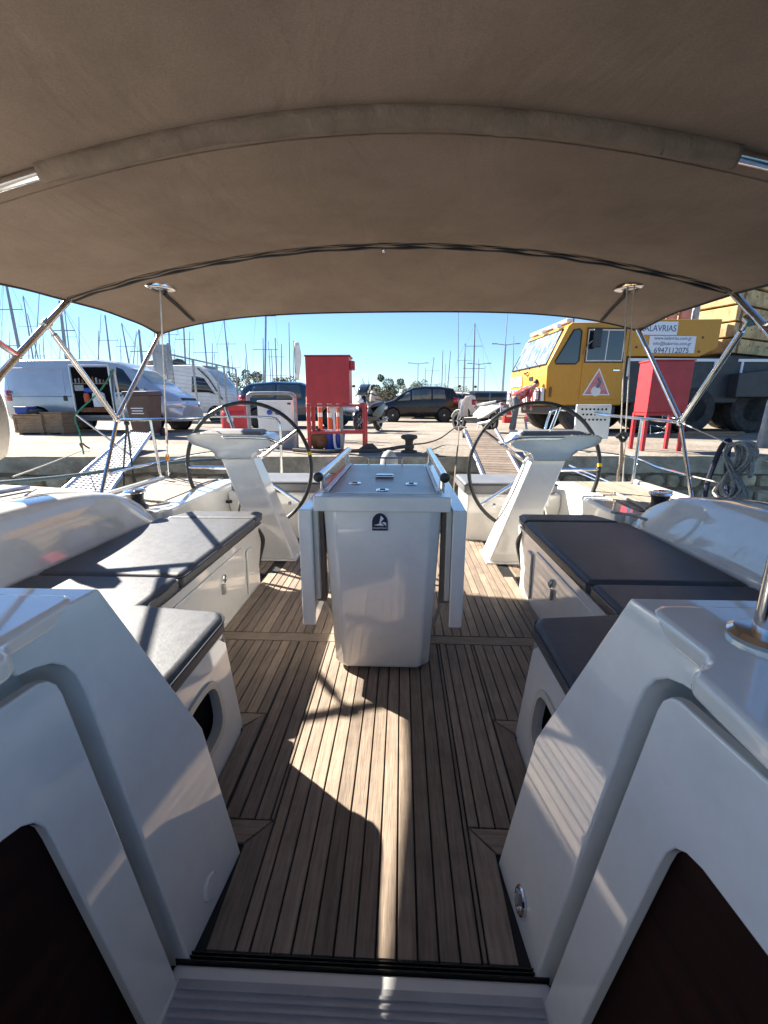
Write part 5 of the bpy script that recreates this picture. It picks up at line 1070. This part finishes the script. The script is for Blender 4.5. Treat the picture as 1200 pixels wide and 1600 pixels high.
# ---------------------------------------------------------------- fence, board, barriers
fx_ = -7.35
t = thing('wire_fence', 'tall wire mesh fence with slim posts running back beside the camper van', 'fence', (fx_, 13.6, Q))
ys = [13.7, 14.1, 15.6, 17.6, 18.3, 19.6, 22.5, 25.5]
for i, y in enumerate(ys):
    hh = 2.55 if i < 2 else 2.3
    MB().box(fx_-.03, fx_+.03, y-.03, y+.03, Q, Q+hh).build('post', G['galv'], t)
MB().box(fx_-.025, fx_+.025, 13.2, 19.62, Q+2.28, Q+2.33).build('top_rail', G['galv'], t)
mb = MB()
for k in range(17): mb.tube([(fx_, 13.7, Q+.15+k*.13), (fx_, 25.5, Q+.15+k*.13)], .006, 4)
o = mb.build('wire_mesh', G['galv'], t); o['kind'] = 'stuff'
q = at(262, 14.2); t = thing('blank_board', 'grey blank board standing above the silver van bonnet', 'board', q)
MB().box(-.22, .22, -.02, .02, 1.55, 2.62).build('panel', mat('board_grey', (.33, .35, .36), .6, col2=(.27, .29, .3), vs=3), t, local=True); 
for x in (-.25, .26): MB().box(x-.03, x+.03, -.03, .03, 0, 2.66).build('post', G['galv'], t, local=True)
for px, Y, w_, h_, lb in ((797, 19.5, .55, .62, 'red plastic barrier left of the person in front of the crane'), (838, 21, 1.0, .45, 'red and white barrier lying under the crane bumper'), (884, 18, .5, .5, 'small red barrier under the crane cab')):
    q = at(px, Y); t = thing('plastic_barrier', lb, 'barrier', q, group='red barriers')
    MB().loft([[(-w_/2, -.2, 0), (w_/2, -.2, 0), (w_/2, .2, 0), (-w_/2, .2, 0)], [(-w_/2, -.19, .12), (w_/2, -.19, .12), (w_/2, .19, .12), (-w_/2, .19, .12)], [(-w_/2+.04, -.08, h_), (w_/2-.04, -.08, h_), (w_/2-.04, .08, h_), (-w_/2+.04, .08, h_)]]).build('shell', G['red'], t, local=True, bevel=.03)
    MB().box(-w_/2+.1, w_/2-.1, -.16, -.12, h_*.35, h_*.55).build('white_band', G['white'], t, local=True)
q = at(1118, 11.0); o = MB()
t = thing('timber_stack', 'pale planks lying on the ground between the crane wheels', 'timber', q)
for k, (dx, dy, z, l, a) in enumerate(((0, 0, 0, 1.6, 4), (.2, .2, 0, 1.5, -3), (.1, .1, .055, 1.3, 10), (.5, .3, .055, 1.2, -12))):
    b = MB().box(-l/2, l/2, -.09, .09, 0, .05); b.xf(Matrix.Translation((dx-.2, dy, z+.001)) @ Matrix.Rotation(R(a), 4, 'Z')); b.build('plank', G['ply'], t, local=True, bevel=.004)
# ---------------------------------------------------------------- people
def skinmesh(name, pts, edges, rad, m, parent, sub=2):
    me = bpy.data.meshes.new(name); me.from_pydata(pts, edges, []); me.materials.append(m)
    o = bpy.data.objects.new(name, me); COL.objects.link(o); o.parent = parent; ORG[o.name] = Vector()
    md = o.modifiers.new('skin', 'SKIN'); md.use_smooth_shade = True
    if not me.skin_vertices: 
        bm = bmesh.new(); bm.from_mesh(me); bm.verts.layers.skin.verify(); bm.to_mesh(me); bm.free()
    for i, r in enumerate(rad):
        me.skin_vertices[0].data[i].radius = (r, r) if not isinstance(r, tuple) else r
    me.skin_vertices[0].data[0].use_root = True
    s_ = o.modifiers.new('sub', 'SUBSURF'); s_.levels = sub; s_.render_levels = sub
    return o
def person(label, loc, rz, lean, jacket, trous, shoe, hairlong, arm_f, stride=.12, hc='hair'):
    t = thing('person', label, 'person', loc, rz)
    # local: faces +x. lean = forward lean of the trunk, radians
    c, s = math.cos(lean), math.sin(lean)
    def T_(x, y, z): d = z-.92; return (x*c+d*s, y, .92+d*c-x*s)
    hip = (0, 0, .92)
    P = {'pel': hip, 'bel': T_(0, 0, 1.08), 'chest': T_(.01, 0, 1.30), 'neck': T_(0, 0, 1.47), 'jaw': T_(.03, 0, 1.555), 'head': T_(.02, 0, 1.64), 'crown': T_(.01, 0, 1.71)}
    for sd, y in (('l', 1), ('r', -1)):
        f = stride if sd == 'l' else -stride
        P['hip'+sd] = (0, .09*y, .88); P['kn'+sd] = (f*.5+.04, .10*y, .48); P['an'+sd] = (f-.02, .10*y, .09); P['toe'+sd] = (f+.13, .11*y, .035); P['heel'+sd] = (f-.06, .1*y, .04)
        P['sh'+sd] = T_(0, .18*y, 1.40); P['el'+sd] = T_(arm_f*.35, .23*y, 1.13); P['wr'+sd] = T_(arm_f*.9, .17*y, 1.02+arm_f*.25); P['ha'+sd] = T_(arm_f*1.05+.02, .15*y, .97+arm_f*.3)
    def sk(nm, chain, m, sub=2):
        ks = []; ed = []
        for a, b in chain:
            for q_ in (a[0], b[0]):
                if q_ not in ks: ks.append(q_)
            ed.append((ks.index(a[0]), ks.index(b[0])))
        rr_ = {}
        for a, b in chain: rr_[a[0]] = a[1]; rr_[b[0]] = b[1]
        return skinmesh(nm, [P[k] for k in ks], ed, [rr_[k] for k in ks], m, t, sub)
    ch = [(('pel', .13), ('bel', .12)), (('bel', .12), ('chest', .13)), (('chest', .13), ('neck', .05)), (('neck', .05), ('jaw', .065)), (('jaw', .065), ('head', .088)), (('head', .088), ('crown', .06))]
    for d in 'lr': ch += [(('pel', .13), ('hip'+d, .085)), (('hip'+d, .085), ('kn'+d, .055)), (('kn'+d, .055), ('an'+d, .035)), (('an'+d, .035), ('toe'+d, .03)), (('chest', .13), ('sh'+d, .055)), (('sh'+d, .055), ('el'+d, .042)), (('el'+d, .042), ('wr'+d, .028)), (('wr'+d, .028), ('ha'+d, .035))]
    sk('body', ch, G['skin'])
    cj = [(('bel', .15), ('pel', .155)), (('bel', .15), ('chest', .16)), (('chest', .16), ('neck', .075))]
    for d in 'lr': cj += [(('chest', .16), ('sh'+d, .08)), (('sh'+d, .08), ('el'+d, .062)), (('el'+d, .062), ('wr'+d, .045))]
    sk('jacket', cj, G[jacket])
    for d in 'lr':
        sk('trouser_leg', [(('pel', .14), ('hip'+d, .105)), (('hip'+d, .105), ('kn'+d, .075)), (('kn'+d, .075), ('an'+d, .062))], G[trous])
        P['mid'] = tuple((Vector(P['heel'+d])+Vector(P['toe'+d]))/2)
        sk('shoe', [(('mid', .05), ('heel'+d, .045)), (('mid', .05), ('toe'+d, .042))], G[shoe])
    hv = [T_(-.01, 0, 1.70), T_(-.035, 0, 1.64)]+([T_(-.06, 0, 1.52), T_(-.07, 0, 1.36)] if hairlong else [T_(-.04, 0, 1.58)])
    skinmesh('hair', hv, [(i, i+1) for i in range(len(hv)-1)], [.085, .095]+([.08, .05] if hairlong else [.06]), G[hc], t)
    # face: nose and eyes
    MB().ball(T_(.118, 0, 1.625), .016, 8, (1, .8, 1.3)).build('nose', G['skin'], t, local=True)
    for y in (-.032, .032): MB().ball(T_(.098, y, 1.655), .012, 8).build('eye', G['hair'], t, local=True)
    return t
p = at(582, 20.8); person('person in a pale jacket and black trousers with long dark hair by the black hatchback', (p.x, p.y, Q), R(15), .05, 'jacket', 'blkcloth', 'blkcloth', True, .35)
p = at(566, 27); person('distant person in pale clothes standing behind the black and white scooter', (p.x, p.y, Q), R(60), .02, 'jacket', 'denim', 'blkcloth', False, .1, .03)
p = at(809, 11.9); person('person in a red jacket, grey jeans and white shoes bending by the crane bumper', (p.x-.1, p.y, Q), R(15), 1.0, 'redjkt', 'denim', 'white', False, .45, .1)
q = at(827, 11.6); o = MB().tube([q, q+Vector((-.07, .1, .45))], .03, 8).build('prop_stand', G['galv'], None); setp(o, 'short grey prop standing beside the bending person', 'prop')
# ---------------------------------------------------------------- trees
def tree(name, label, loc, h, rx, rz_, n, m, trunk=.35, bare=False, cat='tree', group=None):
    t = thing(name, label, cat, loc, 0, group)
    rng = random.Random(int(loc[0]*100)+n)
    mb = MB().tube([(0, 0, 0), (.05*h*.2, 0, h*trunk*.6), (0, .03, h*trunk+.3*h)], [h*.035, h*.026, h*.012], 8)
    lim = []
    for k in range(9 if not bare else 16):
        a = rng.uniform(0, 6.28); e = Vector((math.cos(a)*rx*rng.uniform(.5, .95), math.sin(a)*rx*rng.uniform(.5, .95), h*rng.uniform(trunk+.15, .95)))
        b = Vector((0, 0, h*rng.uniform(trunk*.6, trunk+.2))); mb.tube([b, b.lerp(e, .5)+Vector((0, 0, .06*h)), e], [h*.014, h*.008, h*.003], 5); lim.append(e)
    mb.build('trunk', G['bark'], t, local=True)
    if n:
        cl = [(e, rx*rng.uniform(.25, .42)) for e in lim]+[(Vector((rng.uniform(-.5, .5)*rx, rng.uniform(-.5, .5)*rx, h*rng.uniform(trunk+.15, .9))), rx*rng.uniform(.3, .5)) for _ in range(6)]
        vs, fs = [], []
        for i in range(int(n*1.7)):
            c, r = rng.choice(cl); d = Vector((rng.gauss(0, 1), rng.gauss(0, 1), rng.gauss(0, .8))).normalized()*r*rng.uniform(.5, 1)**.5
            p_ = c+d; a = Vector((rng.gauss(0, 1), rng.gauss(0, 1), rng.gauss(0, 1))).normalized(); b = a.orthogonal().normalized(); sz = h*rng.uniform(.016, .032)
            k = len(vs); vs += [p_+a*sz, p_+b*sz*.5, p_-a*sz, p_-b*sz*.5]; fs.append([k, k+1, k+2, k+3])
        MB().add(vs, fs).build('crown', m, t, local=True, smooth=0)
    return t
for px, Y, h, rx, n, mt, lb, bare in ((606, 48, 3.9, 1.5, 2600, 'leafA', 'bushy olive-green tree just right of the person by the black hatchback', 0), (645, 55, 3.6, 1.6, 1700, 'leafA', 'dark shrub tree showing over the windscreen of the black hatchback', 0), (577, 60, 4.8, 1.7, 0, 'leafB', 'bare leafless tree behind the black and white scooter', 1), (592, 36, 1.8, 1.1, 1500, 'leafB', 'low brownish bush behind the nose of the black hatchback', 0),
    (708, 50, 2.6, 2.2, 2200, 'leafA', 'wide green bush behind the tail of the black hatchback', 0), (385, 36, 3.3, 1.6, 2000, 'leafA', 'grey-green tree between the wire fence and the dark blue car', 0), (446, 40, 3.4, 1.6, 1700, 'leafA', 'small tree above the roof of the dark blue car', 0), (690, 62, 3.0, 2.4, 1800, 'leafA', 'far green bush right of the masts beyond the black hatchback', 0)):
    p = at(px, Y); tree('tree', lb, (p.x, p.y, Q), h, rx, 0, n, G[mt], .2, bare, group='trees beyond the yard')
# ---------------------------------------------------------------- masts
ML = [(6, 425, 33, 562, 38, .17, 1), (36, 462, 52, 562, 46, .10, 1), (43, 490, 60, 562, 50, .09, 0), (62, 450, 55, 562, 60, .08, 0), (67, 520, 69, 562, 62, .08, 0), (93, 470, 104, 562, 36, .18, 1), (101, 485, 110, 565, 50, .1, 1), (158, 490, 153, 567, 60, .07, 0), (164, 492, 173, 567, 45, .12, 1), (190, 505, 202, 570, 45, .11, 1), (213, 518, 208, 572, 58, .09, 0), (217, 515, 223, 575, 40, .17, 1), (247, 505, 249, 572, 44, .14, 1), (262, 480, 266, 560, 46, .12, 1), (286, 490, 290, 572, 48, .13, 1), (312, 450, 325, 590, 46, .11, 1), (335, 552, 337, 588, 66, .08, 0), (350, 500, 362, 618, 48, .11, 1), (362, 556, 366, 616, 60, .08, 0), (383, 560, 385, 604, 60, .09, 0), (411, 528, 412, 606, 58, .11, 0), (416, 440, 414, 606, 46, .14, 1), (424, 546, 427, 606, 62, .1, 0), (430, 528, 433, 606, 56, .12, 1), (440, 537, 439, 606, 58, .11, 0), (453, 568, 454, 604, 70, .08, 0), (458, 548, 459, 604, 64, .09, 0),
      (678, 558, 672, 612, 66, .1, 1), (692, 547, 690, 612, 64, .1, 0), (704, 548, 699, 612, 62, .1, 0), (716, 470, 716, 616, 52, .06, 0), (727, 536, 724, 612, 64, .1, 1), (742, 505, 739, 614, 56, .15, 1), (748, 560, 747, 612, 74, .08, 0), (796, 450, 782, 640, 40, .05, 0), (803, 525, 801, 600, 50, .06, 0)]
rm = random.Random(11)
for k in range(16):
    x = 15+k*29+rm.uniform(-10, 10); Yk = rm.uniform(55, 85); ML.append((x+rm.uniform(-4, 2), rm.uniform(492, 548), x, 575+rm.uniform(0, 25), Yk, .09, 0))
for k in range(4): ML.append((665+k*31, rm.uniform(540, 575), 664+k*31, 615, 80, .08, 0))
ML.sort(key=lambda q_: q_[2])
ones = 'zeroth first second third fourth fifth sixth seventh eighth ninth tenth eleventh twelfth thirteenth fourteenth fifteenth sixteenth seventeenth eighteenth nineteenth'.split()
def ordn(n):
    if n < 20: return ones[n]
    tn = {2: ('twentieth', 'twenty'), 3: ('thirtieth', 'thirty'), 4: ('fortieth', 'forty'), 5: ('fiftieth', 'fifty')}[n//10]
    return tn[0] if n % 10 == 0 else tn[1]+'-'+ones[n % 10]
NL = sum(1 for q_ in ML if q_[2] < 560)
for i, (xt, yt, xb, yb, Y, r, spr) in enumerate(ML):
    tp_ = U(xt, yt, Y=Y); bt_ = U(xb, yb, Y=Y); d = (tp_-bt_)
    ba = bt_-d*((bt_.z-Q)/d.z)
    where = 'bare sailboat mast, %s from the left edge of the photo' % ordn(i+1) if i < NL else 'bare sailboat mast right of the red cabinet, %s of those there' % ordn(i-NL+1)
    t = thing('sailboat_mast', where+(', with spreaders' if spr else ''), 'mast', ba, group='masts beyond the yard')
    MB().tube([ba, ba.lerp(tp_, .7), tp_], [r*.75, r*.7, r*.45], 8).build('pole', G['mast'], t)
    if spr:
        mb = []
        for f, l in ((.5, 1.3), (.75, 1.0)):
            c = ba.lerp(tp_, f); MB().tube([c-Vector((l, 0, 0)), c, c+Vector((l, 0, 0))], r*.22, 5).build('spreader', G['mast'], t)
        for e in (-1, 1): MB().tube([tp_, ba.lerp(tp_, .75)+Vector((1.0*e, 0, 0)), ba.lerp(tp_, .5)+Vector((1.3*e, 0, 0)), ba+Vector((1.2*e, 0, 0))], .010, 4).build('shroud', G['mast'], t)
        if i % 3 == 0: MB().tube([tp_, ba+Vector((4.5*(1 if i % 2 else -1), 1, 0))], .013, 4).build('forestay', G['mast'], t)
        if i % 3 == 1: MB().tube([tp_, ba+Vector((-4.0*(1 if i % 2 else -1), 1, 0))], .015, 4).build('backstay', G['mast'], t)
# flag, lamps, pylon, low white boats
p = at(464, 30); t = thing('flag_pole', 'white feather flag on a thin pole left of the red cabinet', 'flag', p)
MB().tube([(0, 0, 0), (0, 0, 4.9)], .03, 6).build('pole', G['galv'], t, local=True)
MB().grid([[(.02+w_*(.34+.1*math.sin(z*2)), .05*math.sin(w_*3+z*3), z) for w_ in (0, .33, .66, 1)] for z in (4.8, 4.5, 4.2, 3.9, 3.5, 3.1, 2.7, 2.4)]).build('cloth', G['white'], t, local=True, solid=.01, smooth=60)
for px, Y, h, lb in ((745, 70, 7, 'far twin-arm lamp post between the masts and the crane'), (784, 60, 8.5, 'far twin-arm lamp post just left of the crane bumper'), (652, 80, 8, 'far dark post with crossbars above the black hatchback')):
    p = at(px, Y); t = thing('lamp_post', lb, 'lamp post', p, group='far lamp posts')
    MB().tube([(0, 0, 0), (0, 0, h)], [.1, .06], 7).build('pole', G['mast'], t, local=True)
    for e in (-1, 1):
        MB().tube([(0, 0, h-.1), (e*1.2, 0, h+.05)], .05, 6).build('arm', G['mast'], t, local=True)
        MB().box(e*1.5-.35, e*1.5+.35, -.12, .12, h, h+.12).build('lamp_head', G['mast'], t, local=True, bevel=.03)
for px, Y, w_, lb in ((725, 75, 9, 'low white moored boat far off above the parked cars at right'), (620, 85, 12, 'low white boat shed far off left of the black hatchback roof'), (440, 60, 5, 'pale flat board far off above the dark blue car roof')):
    p = at(px, Y); t = thing('moored_boat' if 'boat far' in lb else 'low_building', lb, 'boat' if 'moored' in lb else 'building', p)
    if 'moored' in lb:
        MB().loft([[(-w_/2, -.6, .6), (w_/2-.8, -.8, .6), (w_/2-.8, .8, .6), (-w_/2, .6, .6)], [(-w_/2-.3, -1.2, 1.6), (w_/2+1, -.1, 1.9), (w_/2+1, .1, 1.9), (-w_/2-.3, 1.2, 1.6)]]).build('hull', G['white'], t, local=True, bevel=.1)
        MB().box(-w_*.3, w_*.2, -.8, .8, 1.6, 2.2).build('cabin', G['white'], t, local=True, bevel=.2); MB().box(-w_*.25, w_*.15, -.82, -.8, 1.85, 2.05).build('window', G['glass'], t, local=True)
        for x in (-2, 2): MB().box(x-.15, x+.15, -.5, .5, 0, .7).build('cradle', G['galv'], t, local=True)
    else:
        MB().box(-w_/2, w_/2, 0, 3, 0, 2.3).build('wall', G['white'], t, local=True); MB().prism([(-w_/2-.2, 2.3), (w_/2+.2, 2.3), (w_/2, 2.6), (-w_/2, 2.6)], 'y', -.2, 3.2).build('roof', mat('grey_roof', (.4, .38, .36), .8), t, local=True)
        for k in range(4): MB().box(-w_*.4+k*w_*.24, -w_*.4+k*w_*.24+.8, -.02, .0, 1.0, 1.8).build('window', G['glass'], t, local=True)
